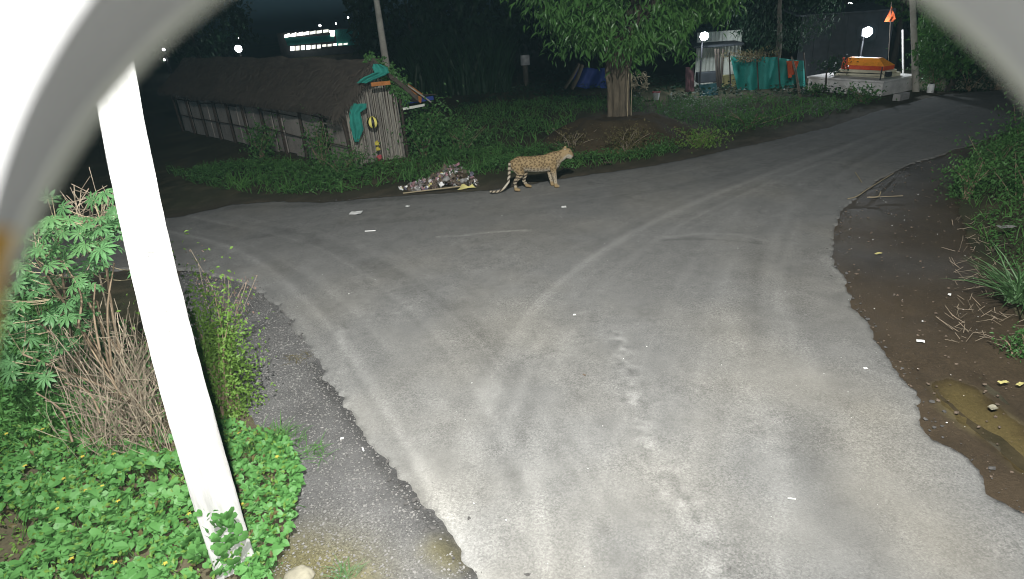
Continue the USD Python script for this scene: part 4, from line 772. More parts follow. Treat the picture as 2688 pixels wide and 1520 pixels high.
weeds(BACK, 6000, .5, (.09, .2), 'leaf_dark', 'back_weeds', 'dark weeds in the unlit back of the field', clump=.5, loose=.4)
bush('field_bush', 1115, 412, 150, 115, 1900, (.06, .13), 'leaf_weed', 'broad-leaved green bush against the right corner of the hut', seed=2)
bush('field_bush', 1215, 400, 130, 70, 1100, (.05, .10), 'leaf_weed', 'low green bush between the hut bush and the leopard', seed=3)
bush('field_bush', 690, 415, 90, 75, 900, (.06, .11), 'leaf_weed', 'green bush growing in front of the hut side wall', seed=4)
bush('field_bush', 845, 440, 80, 105, 800, (.05, .1), 'leaf_weed', 'tall weed climbing the hut side wall near the gable', seed=5)
bush('field_bush', 900, 462, 140, 60, 1300, (.04, .09), 'leaf_weed', 'green weed clump at the foot of the hut corner post', seed=6)
bush('field_bush', 1830, 385, 130, 40, 900, (.04, .08), 'leaf_lime', 'bright green weed clump right of the earth mound by the road', seed=7)
bush('field_bush', 1960, 335, 150, 45, 800, (.05, .1), 'leaf_weed', 'dim weed clump beside the far road edge right of the mound', seed=8)
bush('dry_bush', 1645, 402, 150, 55, 1100, (.04, .09), 'leaf_dry', 'dry yellow-brown bush on the front of the earth mound', seed=9, stem='dry_stalk')
bush('dry_bush', 1500, 400, 90, 50, 500, (.04, .08), 'leaf_dry', 'small dry brown weed at the left foot of the earth mound', seed=10, stem='dry_stalk')
bush('plinth_weed', 2140, 248, 60, 25, 300, (.06, .12), 'leaf_weed', 'weeds growing at the left end of the white plinth', seed=11)
bush('plinth_weed', 2265, 268, 110, 35, 500, (.06, .12), 'leaf_weed', 'weeds growing along the front of the white plinth', seed=12)
bush('roadside_bush', 2452, 238, 110, 110, 1500, (.06, .13), 'leaf_weed', 'leafy bush under the tree just right of the far utility pole', seed=21)
bush('roadside_bush', 2540, 240, 120, 90, 1300, (.06, .13), 'leaf_dark', 'dark bush by the far road end, middle of the right row', seed=22)
bush('roadside_bush', 2620, 236, 130, 80, 1300, (.06, .13), 'leaf_dark', 'dark bush by the far road end nearest the camera hood', seed=23)
# dead cane stems standing in the dark behind
k = 900; o = np.array([V(x, 240, y) for x, y in zip(vg.uniform(1070, 1340, k), vg.uniform(29, 35, k))]); o[:, 2] = 0
put('cane_stand', scatter((BLADE[0] * [1.4, 1, 1], BLADE[1]), o, np.c_[.12 * vg.normal(size=(k, 2)), np.ones(k)], np.c_[vg.normal(size=(k, 2)), .2 * np.ones(k)], vg.uniform(1.0, 2.6, k), vg, .1), 'leaf_dark', kind='stuff', label='dim upright canes standing in the dark between hut and mango tree', cat='canes')

# rubbish heap behind the leopard's tail
rg = np.random.default_rng(77); hp = thing('rubbish_heap', 'heap of dumped rubbish on the verge left of the leopard', 'rubbish heap', G(1190, 488))
def junk(n, poly, hm, smin, smax, cx, cy, sx):
    out = []; p = in_px(poly, n, rg); q = PX(np.c_[p, np.zeros(n)]); h = hm * np.exp(-((q[:, 0] - cx) / sx) ** 2)
    for (x, y), hh in zip(p, h):
        k = smin + (smax - smin) * rg.uniform() ** 2; d = np.linalg.qr(rg.normal(size=(3, 3)))[0]; t = np.linspace(-1, 1, 4); P = t[:, None, None] * d[0] * k + t[None, :, None] * d[1] * k * rg.uniform(.3, .9) + .45 * k * rg.normal(size=(4, 4, 1)) * d[2]
        out.append(thick(P + np.array([x, y, .03 + hh * rg.uniform(.2, 1)]), d[2], .004))
    return cat(out)
HEAP = [(1040, 500), (1100, 478), (1150, 455), (1230, 455), (1245, 468), (1262, 488), (1200, 498), (1080, 504)]
for nm, n, mt in (('scraps_brown', 200, 'debris_brown'), ('scraps_grey', 100, 'debris_grey'), ('scraps_pale', 42, 'paper_white'), ('scraps_pink', 40, 'debris_pink'), ('scraps_violet', 30, 'debris_violet'), ('scraps_yellow', 14, 'debris_yellow')): put(nm, junk(n, HEAP, .22, .012, .075, 1188, 472, 34), mt, hp, kind='stuff')
b = G(1192, 478, .0); sv, sf = ball(b + [0, 0, .05], .28, 3, (1.1, .7, .5)); put('soil', (sv + (meshkit.fbm(sv * 6, 3, 8)[:, None] - .5) * .2, sf), 'mound_soil', hp, smooth=True)
for (x, y, r, sc) in [(1172, 470, .08, (1, .8, .6)), (1216, 474, .07, (1.3, .8, .5))]:
    v, f = ball(V(x, y, 13.0), r, 3, sc); put('plastic_bag', (v + (meshkit.fbm(v * 20, 3, 6)[:, None] - .5) * .09, f), 'debris_grey', hp)
put('bamboo_stick', tube([G(1058, 507, .03), G(1210, 489, .08)], .016, 6), 'dry_stem_pale', label='pale bamboo stick lying along the foot of the rubbish heap', cat='stick', smooth=True)
put('yellow_wrapper', cloth(G(1200, 497, .03), G(1250, 491, .05), G(1240, 484, .10), G(1212, 486, .12), 0, 1, .03, (0, -.5, 1), 4, 8, 8), 'debris_yellow', label='crumpled yellow wrapper in front of the rubbish heap', cat='wrapper')

# litter lying on road, gravel and mud
def scrap(name, px, py, w, d, label, mt='paper_white', rot=0.0, z=.034, c_='litter', crum=.3):
    rg2 = np.random.default_rng(int(px * 7 + py)); b = G(px, py, z); u = np.array([math.cos(rot), math.sin(rot), 0]); t = np.array([-u[1], u[0], 0]); n = 9; g_ = np.linspace(-1, 1, n)
    P = b + g_[:, None, None] * u * w / 2 + g_[None, :, None] * t * d / 2; q = P.reshape(-1, 3); P = P + np.array([0, 0, 1]) * (crum * min(w, d) * meshkit.fbm(q * 2.2 / max(w, d) + px, 3, 5).reshape(n, n, 1) + .004)
    return put(name, thick(P, [0, 0, 1], .003), mt, label=label, cat=c_, smooth=40, group={'paper_scrap': 'paper scraps strewn about', 'fallen_leaf': 'pale leaves fallen on the mud'}.get(name))
scrap('plastic_wrapper', 935, 562, .23, .20, 'crumpled white plastic wrapper lying on the road below the hut')
scrap('paper_scrap', 1070, 543, .08, .07, 'small white paper scrap on the road left of the leopard')
scrap('paper_scrap', 1480, 545, .09, .09, 'small white paper scrap on the road below the leopard')
scrap('paper_scrap', 1508, 827, .035, .03, 'tiny bright white scrap in the middle of the road')
scrap('paper_scrap', 2078, 1310, .055, .012, 'thin white strip of paper near the lower right of the road', rot=-.2)
scrap('paper_scrap', 2272, 968, .035, .03, 'pale scrap on the road near its right edge')
scrap('paper_scrap', 2416, 897, .075, .05, 'pale torn scrap lying on the brown mud', z=.03, rot=-.5)
scrap('foam_lump', 2605, 1074, .06, .05, 'pale foam lump at the edge of the puddle', mt='stone', z=.03, crum=.8)
scrap('paper_scrap', 898, 1152, .03, .025, 'white scrap on the gravel near the grass tuft', z=.02)
scrap('paper_scrap', 953, 1180, .012, .06, 'thin white strip on the gravel beside the road edge', z=.02, rot=.4)
scrap('leaf_litter', 1534, 985, .035, .022, 'single brown fallen leaf in the middle of the road', mt='debris_brown', rot=-.7)
scrap('fallen_leaf', 2632, 1008, .09, .035, 'curled pale yellow leaf on the mud beyond the puddle', mt='debris_yellow', z=.03, rot=.1, crum=1.2)
scrap('fallen_leaf', 2676, 1012, .08, .035, 'curled yellow leaf on the mud at the right picture edge', mt='debris_yellow', z=.03, rot=.5, crum=1.2)
scrap('fallen_leaf', 2305, 668, .10, .04, 'pale dry leaf on the grey part of the mud', mt='debris_yellow', z=.03, rot=.3, crum=.8)
scrap('fallen_leaf', 2492, 775, .05, .03, 'small pale leaf on the mud near the right bank', mt='paper_white', z=.03, rot=.9, crum=.8)
scrap('brick_bit', 1595, 432, .18, .12, 'pinkish broken brick on the verge right of the leopard', mt='debris_brown', z=.06, crum=.9)
put('white_stick', tube([G(958, 607, .045), G(986, 605, .045)], .010, 6), 'paper_white', label='short white stick on the road left of centre', cat='stick')
put('twig_branch', cat([tube(curve(np.array([G(x, y, z) for x, y, z in P]), 6), np.linspace(r, r * .4, 6 * (len(P) - 1)) if False else r, 6) for P, r in [([(2225, 522, .04), (2250, 515, .05), (2280, 495, .08), (2345, 455, .05)], .010), ([(2276, 518, .05), (2305, 516, .06), (2312, 503, .10)], .011), ([(2300, 517, .04), (2370, 514, .04)], .007)]]), 'dry_stem_pale', label='pale broken branch lying on the mud at the right road edge', cat='branch', smooth=True)
put('dead_twig', tube([G(2245, 452, .04), G(2262, 478, .05)], .010, 5), 'dry_stem_pale', label='thin pale twig on the dark road at right', cat='twig')

# ------------------------------------------------------------------ right bank
zb = lambda q: land(q)
RB = [(2500, 470), (2560, 400), (2688, 330), (2850, 330), (2850, 900), (2690, 830), (2620, 720), (2560, 620)]
weeds(RB, 9000, .30, (.025, .06), 'leaf_weed', 'bank_weeds', 'green weeds covering the earth bank at the right edge', clump=1.3, loose=.40)
grass(RB, 1500, .17, 'grass_blade', 'bank_grass', 'green grass on the earth bank at the right edge', 1.1)
bush('bank_bush', 2535, 525, 130, 90, 1700, (.03, .07), 'leaf_weed', 'rounded green bush at the edge of the mud on the right bank', seed=14)
bush('bank_bush', 2600, 455, 140, 110, 1800, (.04, .08), 'leaf_weed', 'taller green bush further back on the right bank', seed=15)
bush('bank_bush', 2680, 560, 130, 150, 1800, (.04, .08), 'leaf_weed', 'dark green bush cut by the right picture edge', seed=16)
bush('bank_bush', 2680, 400, 120, 110, 1300, (.05, .1), 'leaf_weed', 'dim bush under the camera hood at far right', seed=17)
bush('bank_bush', 2690, 935, 90, 70, 900, (.02, .05), 'leaf_weed', 'small green plant at the right edge beside the mud', seed=18)
tuft('bank_tuft', 2672, 790, 130, .62, .55, 'grass_pale', 'tuft of long pale green blades on the right bank', 7, .55, .06, z=.1)
tw = []
for k in range(190):
    o = G(vg.uniform(2500, 2690), vg.uniform(560, 900), .05); tw.append(tube([o, o + np.r_[.09 * vg.normal(size=2), .03 + .04 * vg.uniform()]], vg.uniform(.0015, .003), 4, False))
put('dry_litter', cat(tw), 'dry_stalk', kind='stuff', label='dry stems and twigs scattered on the right bank', cat='dry stems')
scrap('rubble', 2640, 600, .22, .10, 'pale crumpled sack half hidden in the right bank weeds', mt='debris_grey', z=.25, crum=.6)

# ------------------------------------------------------------------ yard behind: tarps, shed, shrine, lamps
tf = thing('tarp_fence', 'turquoise tarpaulin fence strung between sticks right of the mango tree', 'tarpaulin', G(2020, 240))
put('tarp', cloth(V(1918, 148, 24.6), V(2045, 150, 24.5), V(2045, 245, 24.5), V(1935, 240, 24.6), 0, 3, .05, (0, -1, 0), 5, 30, 14), 'tarp_turquoise', tf, smooth=60)
put('tarp', cloth(V(2045, 152, 24.4), V(2112, 160, 24.4), V(2118, 240, 24.4), V(2045, 246, 24.4), 0, 3, .07, (0, -1, 0), 9, 24, 14), 'tarp_turquoise', tf, smooth=60)
for x in (1918, 1990, 2046, 2114):
    a = V(x, 250, 24.3); a[2] = 0; put('stick', tube([a, V(x - 4, 138, 24.35)], .025, 6), 'dark_wood', tf, smooth=True)
put('ground_tarp', cloth(V(1835, 222, 24.0), V(1880, 218, 24.0), V(1890, 262, 23.8), V(1838, 262, 23.8), 0, 1, .08, (0, -1, .3), 2, 16, 12), 'tarp_dark_teal', label='dark teal tarpaulin draped over a low pile before the lit shed', cat='tarpaulin', smooth=60)
put('hanging_cloth', cloth(V(1800, 176, 24.2), V(1820, 176, 24.2), V(1822, 242, 24.2), V(1798, 242, 24.2), 0, 2, .04, (0, -1, 0), 6, 14, 12), 'cloth_pink', label='dull pink cloth hanging left of the lit white shed', cat='cloth', smooth=60)
shd = thing('white_shed', 'small open shed with lit white corrugated back wall behind the tarpaulin', 'shed', V(1890, 235, 26.5) * [1, 1, 0])
for k in range(12):
    x0, x1 = 1822 + k * 9.5, 1822 + (k + 1) * 9.5; a, b2 = V(x0, 235, 26.6), V(x1, 235, 26.6); a[2] = b2[2] = 0; w = np.linalg.norm(b2 - a); t = np.linspace(0, 1, 5); P = a + (b2 - a) * t[:, None] + np.c_[np.zeros(5), .02 * np.cos(t * 2 * np.pi), np.zeros(5)]
    put('wall_sheet', thick(np.stack([P, P + [0, 0, 2.1]], 1), [0, -1, 0], .004), 'shed_white', shd, smooth=True)
a, b2 = V(1815, 120, 25.9), V(1945, 118, 25.9); put('roof', cbox((a + b2) / 2 + [0, .6, .05], [(b2[0] - a[0]) / 2, 0, 0], [0, .95, .05], [0, 0, .04], .01), 'shed_dark', shd)
for x0, x1 in ((1878, 1884), (1886, 1889), (1899, 1892)):
    p0 = V(x1, 228, 25.2); p1 = V(x0, 128, 25.2); put('post', tube([p0, p1], .045, 7), 'dark_wood', shd, smooth=True)
put('ledge', cbox(V(1912, 212, 26.0), [.30, 0, 0], [0, .25, 0], [0, 0, .22], .02), 'shed_cream', shd)
put('bench', cbox(V(1856, 202, 25.8), [.42, 0, 0], [0, .2, 0], [0, 0, .20], .02), 'shed_dark', shd)
bush('tarp_creeper', 1965, 160, 130, 22, 600, (.05, .11), 'leaf_dry', 'yellowish creeper trailing along the top of the tarpaulin fence', seed=19, cat_='creeper', z=1.1)

def lamp_on_pole(px, py, Y, r, base_h, label, glowm, power, name='flood_lamp', group=None):
    c = V(px, py, Y); t = thing(name, label, 'lamp', c * [1, 1, 0], group)
    put('lens', ball(c + [0, -.03, 0], r, 2, (1.1, .35, 1)), glowm, t, smooth=True)
    put('housing', cbox(c + [0, .10, 0], [r * .9, 0, 0], [0, .05, 0], [0, 0, r * .85], .01), 'black_metal', t)
    put('post', tube([c * [1, 1, 0] + [0, .18, -.1], c + [0, .18, .1]], .035 if Y < 40 else .08, 6), 'black_metal', t, smooth=True)
    if power:
        l = UsdLux.SphereLight.Define(stage, t.path + '/bulb'); l.CreateRadiusAttr(.06); l.CreateIntensityAttr(power); l.CreateColorAttr(Gf.Vec3f(.85, .93, 1)); l.AddTranslateOp().Set(Gf.Vec3d(*(c + [0, -.22, 0] - t.loc)))
    return t
lamp_on_pole(1848, 95, 24.8, .15, 0, 'bright white lamp glaring just right of the mango crown above the shed', 'lamp_white', 380)
lamp_on_pole(2276, 84, 24.6, .18, 0, 'bright white lamp on the tin wall above the orange shrine', 'lamp_white', 650)

# shrine plinth
C0, C1 = G(2118, 237), G(2312, 253); fd = C1 - C0; FL = np.linalg.norm(fd); fd /= FL; bd = np.array([-fd[1], fd[0], 0]); bd = bd if bd[1] > 0 else -bd
sh_ = thing('shrine_plinth', 'low white masonry plinth by the road in the upper right', 'plinth', C0)
def SB(a, b, z): return C0 + fd * a + bd * b + [0, 0, z]
DP = 2.0
put('base', cbox(SB(FL / 2, DP / 2, .19), fd * FL / 2, bd * DP / 2, [0, 0, .24], .015), 'white_plaster', sh_)
put('top_slab', cbox(SB(FL / 2, DP / 2, .465), fd * (FL / 2 + .04), bd * (DP / 2 + .04), [0, 0, .035], .01), 'white_plaster', sh_)
tomb = thing('orange_shrine', 'small orange and red painted shrine on the white plinth', 'shrine', SB(FL * .55, DP * .55, .5))
put('step', cbox(SB(FL * .55, DP * .52, .56), fd * .95, bd * .45, [0, 0, .06], .01), 'shrine_stone', tomb)
put('step', cbox(SB(FL * .55, DP * .52, .67), fd * .85, bd * .36, [0, 0, .05], .01), 'shrine_stone', tomb)
put('red_course', cbox(SB(FL * .55, DP * .52, .79), fd * .78, bd * .30, [0, 0, .07], .01), 'shrine_red', tomb)
pr = np.array([SB(FL * .55 + a, DP * .52 + b, z) for a, b, z in [(-.78, -.3, .86), (.78, -.3, .86), (.78, .3, .86), (-.78, .3, .86), (-.70, -.12, 1.10), (.42, -.12, 1.10), (.42, .12, 1.10), (-.70, .12, 1.10)]]); hl = trimesh.convex.convex_hull(pr)
put('orange_body', (np.asarray(hl.vertices), np.asarray(hl.faces)), 'shrine_orange', tomb)
for a in (-.74, -.6): put('post', tube([SB(FL * .55 + a, DP * .52 - .33, .5), SB(FL * .55 + a, DP * .52 - .33, 1.12)], .03, 6), 'shrine_red', tomb, smooth=True)
rl = thing('plinth_rail', 'thin black metal rail standing along the front of the plinth', 'rail', SB(FL * .9, .1, .5))
put('upright', tube([SB(FL * .93, .12, .4), SB(FL * .93, .12, .92)], .02, 6), 'black_metal', rl); put('bar', tube([SB(FL * .2, .12, .66), SB(FL * .95, .12, .70)], .015, 6), 'black_metal', rl); put('box', cbox(SB(FL * .98, .3, .68), [.09, 0, 0], [0, .07, 0], [0, 0, .08], .01), 'black_metal', rl)
b = G(2162, 246); bt = thing('small_tree', 'thin dark sapling in front of the left part of the plinth', 'tree', b)
put('trunk', tube(curve(np.array([b + [0, 0, -.05], b + [.03, 0, .35], b + [.0, 0, .7], b + [.12, 0, .95]]), 6), np.linspace(.04, .02, 18 + 1), 7), 'dark_bark', bt, smooth=True)
k = 260; put('crown', scatter(OVAL, b + [.12, 0, .98] + vg.normal(size=(k, 3)) * [.28, .2, .14], rand_dir(k, vg), [0, -.3, 1], vg.uniform(.07, .14, k), vg), 'leaf_dark', bt)
b = G(2102, 258); fl_ = thing('rag_post', 'leaning dead stick wrapped with an orange rag beside the tarpaulin', 'post', b)
e = V(2078, 150, 23.6); put('stick', tube([b - [0, 0, .05], b * .4 + e * .6 + [.03, 0, 0], e], [.05, .04, .03], 7), 'bark', fl_, smooth=True)
put('rag', cloth(V(2063, 160, 23.5), V(2096, 160, 23.5), V(2090, 190, 23.5), V(2072, 206, 23.5), 0, 2, .06, (0, -1, 0), 8, 14, 12), 'cloth_orange', fl_, smooth=60)
# tin wall behind the shrine
tw_ = thing('tin_shed', 'dark tin-sheet shed behind the shrine', 'shed', V(2240, 215, 25.4) * [1, 1, 0])
X0, X1 = V(2125, 200, 25.4)[0], V(2372, 200, 25.4)[0]
for k in range(6):
    a_, b_ = X0 + (X1 - X0) * k / 6 + .008, X0 + (X1 - X0) * (k + 1) / 6 - .008
    put('tin_sheet', box(((a_ + b_) / 2, 26.7 + .01 * (k % 2), 1.25), [(b_ - a_) / 2, 0, 0], [0, .01, 0], [0, 0, 1.25]), 'shed_grey', tw_)
put('roof', cbox(((X0 + X1) / 2 - .3, 27.2, 2.58), [(X1 - X0) / 2, 0, 0], [0, .8, .12], [0, 0, .04], .01), 'shed_grey', tw_)
a = V(2371, 205, 24.9); a[2] = 0; put('corner_post', tube([a, V(2370, 78, 24.9)], .04, 7), 'white_plaster', tw_, smooth=True)
a = V(2340, 150, 24.9); fp = thing('flag_pole', 'thin pole with a drooping orange flag beside the right lamp', 'flag', a * [1, 1, 0])
put('pole', tube([a * [1, 1, 0], V(2340, 5, 24.9)], .013, 6), 'dark_wood', fp); put('flag', cloth(V(2340, 16, 24.9), V(2352, 50, 24.9), V(2342, 56, 24.9), V(2324, 58, 24.9), 0, 1.5, .05, (0, -1, 0), 2, 12, 10), 'cloth_orange', fp, smooth=60)
a = G(2406, 240); b = V(2394, -30, a[1]); put('utility_pole', tube([a - [0, 0, .1], a * .5 + b * .5, b], [.115, .10, .085], 10), 'pole_grey', label='grey utility pole at the right beyond the shrine plinth', cat='pole', smooth=True)
a = G(2441, 243); cn_ = thing('white_can', 'small white can standing by the road right of the far pole', 'can', a); put('can', lathe(a, [(0, 0), (.10, 0), (.105, .02), (.10, .25), (.075, .28), (0, .28)], 16), 'white_plastic', cn_, smooth=40); put('lid', lathe(a + [0, 0, .28], [(0, 0), (.05, 0), (.05, .03), (0, .03)], 12), 'black_metal', cn_)
put('kerb_block', cbox(G(2364, 262) + [0, 0, .08], [.26, .16, 0], [-.06, .10, 0], [0, 0, .13], .02), 'grey_concrete', label='grey concrete kerb block by the road before the far pole', cat='kerb block')
a = G(1722, 262); bk = thing('white_bucket', 'white plastic bucket with dark red rim standing in the field', 'bucket', a)
put('pail', lathe(a, [(0, 0), (.10, 0), (.135, .27), (.125, .27), (.095, .02), (0, .02)], 20), 'white_plastic', bk, smooth=40); put('rim', lathe(a + [0, 0, .26], [(.132, 0), (.15, 0), (.15, .03), (.128, .03), (.132, 0)], 20), 'paint_red', bk)
for x, y, lb in [(1312, 232, 'pale concrete slab propped in the dark field, nearest the mango tree'), (1243, 240, 'pale concrete slab in the dark field, the middle of three'), (1212, 243, 'pale concrete slab in the dark field, nearest the hut')]:
    c = G(x, y); put('concrete_slab', cbox(c + [0, 0, .18], [.26, .08, 0], [0, .03, .02], [-.04, .05, .20], .01), 'grey_concrete', label=lb, cat='slab', group='pale slabs in the dark field')
put('blue_tarp', cloth(V(1512, 178, 28.5), V(1590, 180, 28.5), V(1600, 232, 28.0), V(1502, 230, 28.0), .0, 2, .12, (0, -1, .3), 3, 24, 14), 'tarp_blue', label='deep blue tarpaulin tent left of the mango trunk', cat='tarpaulin', smooth=60)
lg = thing('leaning_logs', 'two rough logs leaning together left of the blue tarpaulin', 'logs', V(1490, 225, 27) * [1, 1, 0])
for x0, y0, x1, y1, r in [(1482, 232, 1520, 168, .07), (1500, 234, 1528, 172, .09)]: put('log', tube(curve(np.array([V(x0, y0, 27), V((x0 + x1) / 2 + 2, (y0 + y1) / 2, 27), V(x1, y1, 27.2)]), 5), r, 8), 'bark', lg, smooth=True)
wp = thing('firewood_pile', 'pale netted heap of cut branches right of the mango trunk', 'wood pile', V(1680, 225, 25.5) * [1, 1, 0])
pc = [];
for k in range(90): o = V(vg.uniform(1658, 1700), vg.uniform(190, 232), 25.5 + .2 * vg.normal()); o[2] = max(o[2], .03); pc.append(tube([o, o + .14 * rand_dir(1, vg)[0]], .018, 5))
put('branches', cat(pc), 'dry_stem_pale', wp, kind='stuff')
for x, y, h, w, lb in [(1378, 158, .3, .2, 'small grey box hung on a stump left of the mango crown')]:
    c = V(x, y, 29); t = thing('hanging_box', lb, 'box', c); put('box', cbox(c, [w, 0, 0], [0, .1, 0], [0, .02, h * .7], .02), 'grey_concrete', t); put('stump', tube([c * [1, 1, 0], c + [0, .15, -.1]], .12, 8), 'dark_bark', t, smooth=True)

# far lamps, lit building
fb_ = V(835, 135, 72.0); base = fb_ * [1, 1, 0]; FD = np.array([0.95, 0.30, 0]); FD /= np.linalg.norm(FD)
bd_ = thing('lit_building', 'far roadside building with lit pale windows and turquoise band behind the hut', 'building', base)
ZB = fb_[2]; zt = lambda px, py: V(px, py, 72.0)[2]
W8 = V(930, 120, 72)[0] - V(740, 120, 72)[0]
def FBp(px, py, dy=0.0): p = V(px, py, 72.0); return p + [0, dy, 0]
lo = np.array([FBp(735, 145)[0], 72.3, 0]); hi = np.array([FBp(940, 145)[0], 73.5, 0]); dv = hi - lo
put('wall', box((lo + hi) / 2 + [0, 1.5, (zt(835, 80)) / 2 - .5], dv / 2, [0, 1.4, 0], [0, 0, zt(835, 80) / 2 + .5]), 'shed_dark', bd_)
def strip(nm, pts, mt, dy, lab=None):
    P = np.array([V(x, y, 72.0 + dy) for x, y in pts]); q = np.vstack([P, P + [0, .06, 0]]); h = trimesh.convex.convex_hull(q); put(nm, (np.asarray(h.vertices), np.asarray(h.faces)), mt, bd_, label=lab)
strip('turquoise_band', [(747, 100), (875, 92), (880, 108), (755, 120)], 'band_turquoise', -.15); strip('turquoise_band', [(880, 78), (940, 74), (945, 118), (885, 120)], 'band_turquoise', -.05)
for x in range(746, 862, 17): strip('window', [(x, 99 - (x - 746) * .125), (x + 14, 97 - (x - 746) * .125), (x + 14, 95 - (x - 746) * .10 - 8), (x, 96 - (x - 746) * .10 - 4 - (x - 746) * .03)], 'window_lit' if x < 800 else 'window_dim', -.22)
strip('window', [(865, 80), (878, 80), (878, 86), (865, 86)], 'window_lit', -.22); strip('window', [(867, 88), (878, 88), (878, 95), (867, 95)], 'window_lit', -.22)
for x in range(762, 905, 14): strip('shop_opening', [(x, 122 - (x - 762) * .06), (x + 10, 121 - (x - 762) * .06), (x + 10, 133 - (x - 762) * .09 - (3 if x > 840 else 0)), (x, 134 - (x - 762) * .09 - (3 if x > 840 else 0))], 'window_lit' if x in (762, 790, 804, 874) else 'window_dim', -.22)
FAR = [(626, 128, 60, .30, 'bright far street lamp left of the lit building', 300), (624, 99, 75, .12, 'small far lamp above the bright left street lamp', 0), (430, 130, 60, .12, 'far lamp beside the camera hood, the upper of two', 0), (432, 157, 60, .09, 'far lamp beside the camera hood, the lower of two', 0), (840, 67, 80, .13, 'small far lamp above the roof of the lit building', 0), (914, 47, 85, .12, 'small far lamp high right of the lit building', 0), (882, 62, 85, .09, 'faint far lamp on the roof corner of the lit building', 0),
       (1398, 16, 70, .13, 'far lamp left of the mango crown, second from its edge', 0), (1419, 13, 70, .14, 'far lamp touching the left edge of the mango crown', 0), (1379, 23, 72, .08, 'faint far lamp farthest left of the mango crown', 0), (2160, 23, 60, .14, 'small far lamp above the tin shed roof, left of the glaring one', 0), (2230, 14, 60, .24, 'twin far lamp at the top edge above the right glaring lamp', 0), (1195, 8, 90, .09, 'faint lone far lamp in the dark sky over the field', 0), (587, 164, 45, .05, 'dim small light at the left end of the hut ridge', 0)]
for px, py, Y, r, lb, pw in FAR: lamp_on_pole(px, py, Y, r, 0, lb, 'lamp_far', pw, name='far_lamp', group='far lamps glowing in the distance')

# ------------------------------------------------------------------ the camera's own hood, just round the lens
hood = thing('camera_hood', 'blurred grey rim of the security camera hood arching over the view', 'camera hood', EYE)
CX, CY, RR, D0_ = 153.0, 492.0, 1590.0, 0.05
def ring_pts(radpx, depth, a, R0_=0.0): return EYE + FW * depth + CR * ((CX + radpx * np.cos(a)) / F * D0_)[..., None] + CD * ((CY + radpx * np.sin(a)) / F * D0_)[..., None]
a = np.radians(np.linspace(-205, 25, 150)); zs = np.array([0.0505, 0.0500, 0.0490, 0.0465, 0.0435, 0.0412])
rb = np.clip(1728 + (np.degrees(a) + 152.4) * 8.0, 1650, 1950); zb_ = 0.05 * RR / rb; ft = np.array([0, .02, .1, .35, .7, 1.0]); ZZ = .0505 + (zb_[:, None] - .0505) * ft[None]
def ring2(radpx, Z, a): return EYE + FW * Z[..., None] + CR * ((CX + radpx * np.cos(a)) / F * D0_)[..., None] + CD * ((CY + radpx * np.sin(a)) / F * D0_)[..., None]
inner = np.stack([ring2(RR, ZZ[:, k], a) for k in range(6)], 1); outer = np.stack([ring2(RR + 110, ZZ[:, k], a) for k in range(6)], 1)
P = np.concatenate([inner, outer[:, ::-1], inner[:, :1]], 1); put('hood', grid_mesh(P), 'hood_grey', hood, smooth=40)
rim = np.stack([ring_pts(RR + 8, 0.0508, a)], 0)[0]; put('rim', tube(rim, 0.0007, 8), 'hood_rim', hood, smooth=True)
a2 = np.radians(np.linspace(-205, -85, 80)); rb2 = np.clip(1728 + (np.degrees(a2) + 152.4) * 8.0, 1650, 1950); zb2 = 0.05 * RR / rb2 - .0002; fr = np.array([0, .4, 1.0]); Z2 = zb2[:, None] + (.020 - zb2[:, None]) * fr[None]
i2 = np.stack([ring2(RR - 4, Z2[:, k], a2) for k in range(3)], 1); o2 = np.stack([ring2(RR + 100, Z2[:, k], a2) for k in range(3)], 1)
put('bezel_glow', grid_mesh(np.concatenate([i2, o2[:, ::-1], i2[:, :1]], 1)), 'bezel_glow', hood, smooth=40, label='white bezel of the camera, its lit glare put in as glow')
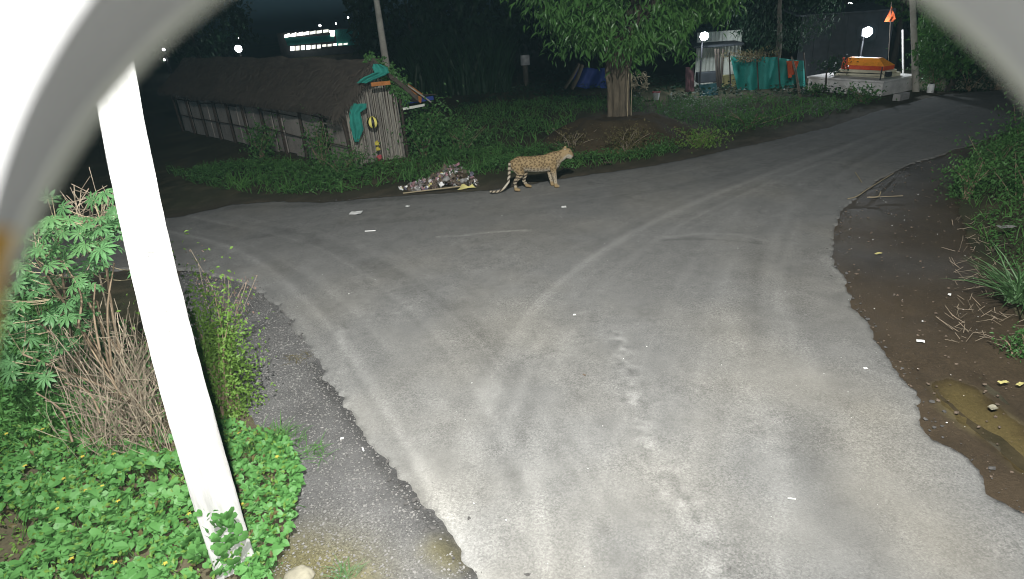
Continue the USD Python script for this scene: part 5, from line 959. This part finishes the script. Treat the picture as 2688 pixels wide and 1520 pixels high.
a3 = np.radians(np.linspace(-178, -156, 24)); i3 = np.stack([ring_pts(RR - 34 * np.sin(np.linspace(0, np.pi, 24)) ** 2 - 1, z, a3) for z in (.0500, .0470)], 1)
o3 = np.stack([ring_pts(RR - 1 + 0 * a3, z, a3) for z in (.0470, .0500)], 1); put('orange_tab', grid_mesh(np.concatenate([i3, o3, i3[:, :1]], 1)), 'hood_orange', hood, smooth=60, label='small orange patch on the hood rim')  # orange patch bulging inward from the hood rim

# broken lumps of asphalt along the ragged road edges
def edge_chunks(n, seed, side):
    rg = np.random.default_rng(seed); e = biggest(ROADW.intersection(CLIP)).exterior; out = []; s0 = trimesh.creation.icosphere(0, 1.0); V0, F0 = np.asarray(s0.vertices), np.asarray(s0.faces)
    P = [np.array(e.interpolate(t).coords[0]) for t in rg.uniform(0, e.length, n * 3)]
    P = [p for p in P if 2.6 < p[1] < 13 and -4 < p[0] < 9][:n]
    for p in P:
        k = .006 + .022 * rg.uniform() ** 4; q = p + .09 * rg.normal(size=2); v = V0 * rg.uniform(.5, 1.2, (len(V0), 1)) * k * [1.2, 1, .6]; out.append((v + np.r_[q, .02], F0))
    return cat(out)
put('asphalt_lumps', edge_chunks(900, 91, 0), 'lump_dark', kind='stuff', label='crumbled asphalt lumps along the broken road edges', cat='rubble')
hb = np.array([-.012, .0, .012, .034]); af = np.radians(np.linspace(0, 360, 61))  # unseen camera body and back plate, added to block lamp light
put('housing', cat([grid_mesh(np.concatenate([np.stack([ring_pts(RR + 115, z, af) for z in hb], 1), np.stack([ring_pts(RR + 150, z, af) for z in hb[::-1]], 1), np.stack([ring_pts(RR + 115, hb[0], af)], 1)], 1)), grid_mesh(np.stack([ring_pts(RR * k + 140 * k, -.012, af) for k in (.001, 1.0)], 1))]), 'hood_grey', hood, smooth=40)

# ------------------------------------------------------------------ night haze in the lamp light
mat('night_haze', {'v': ('principled_volume', {'color': (0.5, 0.85, 1.0), 'density': 0.00032, 'anisotropy': 0.2})}, [], volume='v.volume')
put('haze', box((0, 110, 9), (190, 0, 0), (0, 190, 0), (0, 0, 11)), 'night_haze', kind='stuff', label='thin night haze glowing round the lamps', cat='haze')
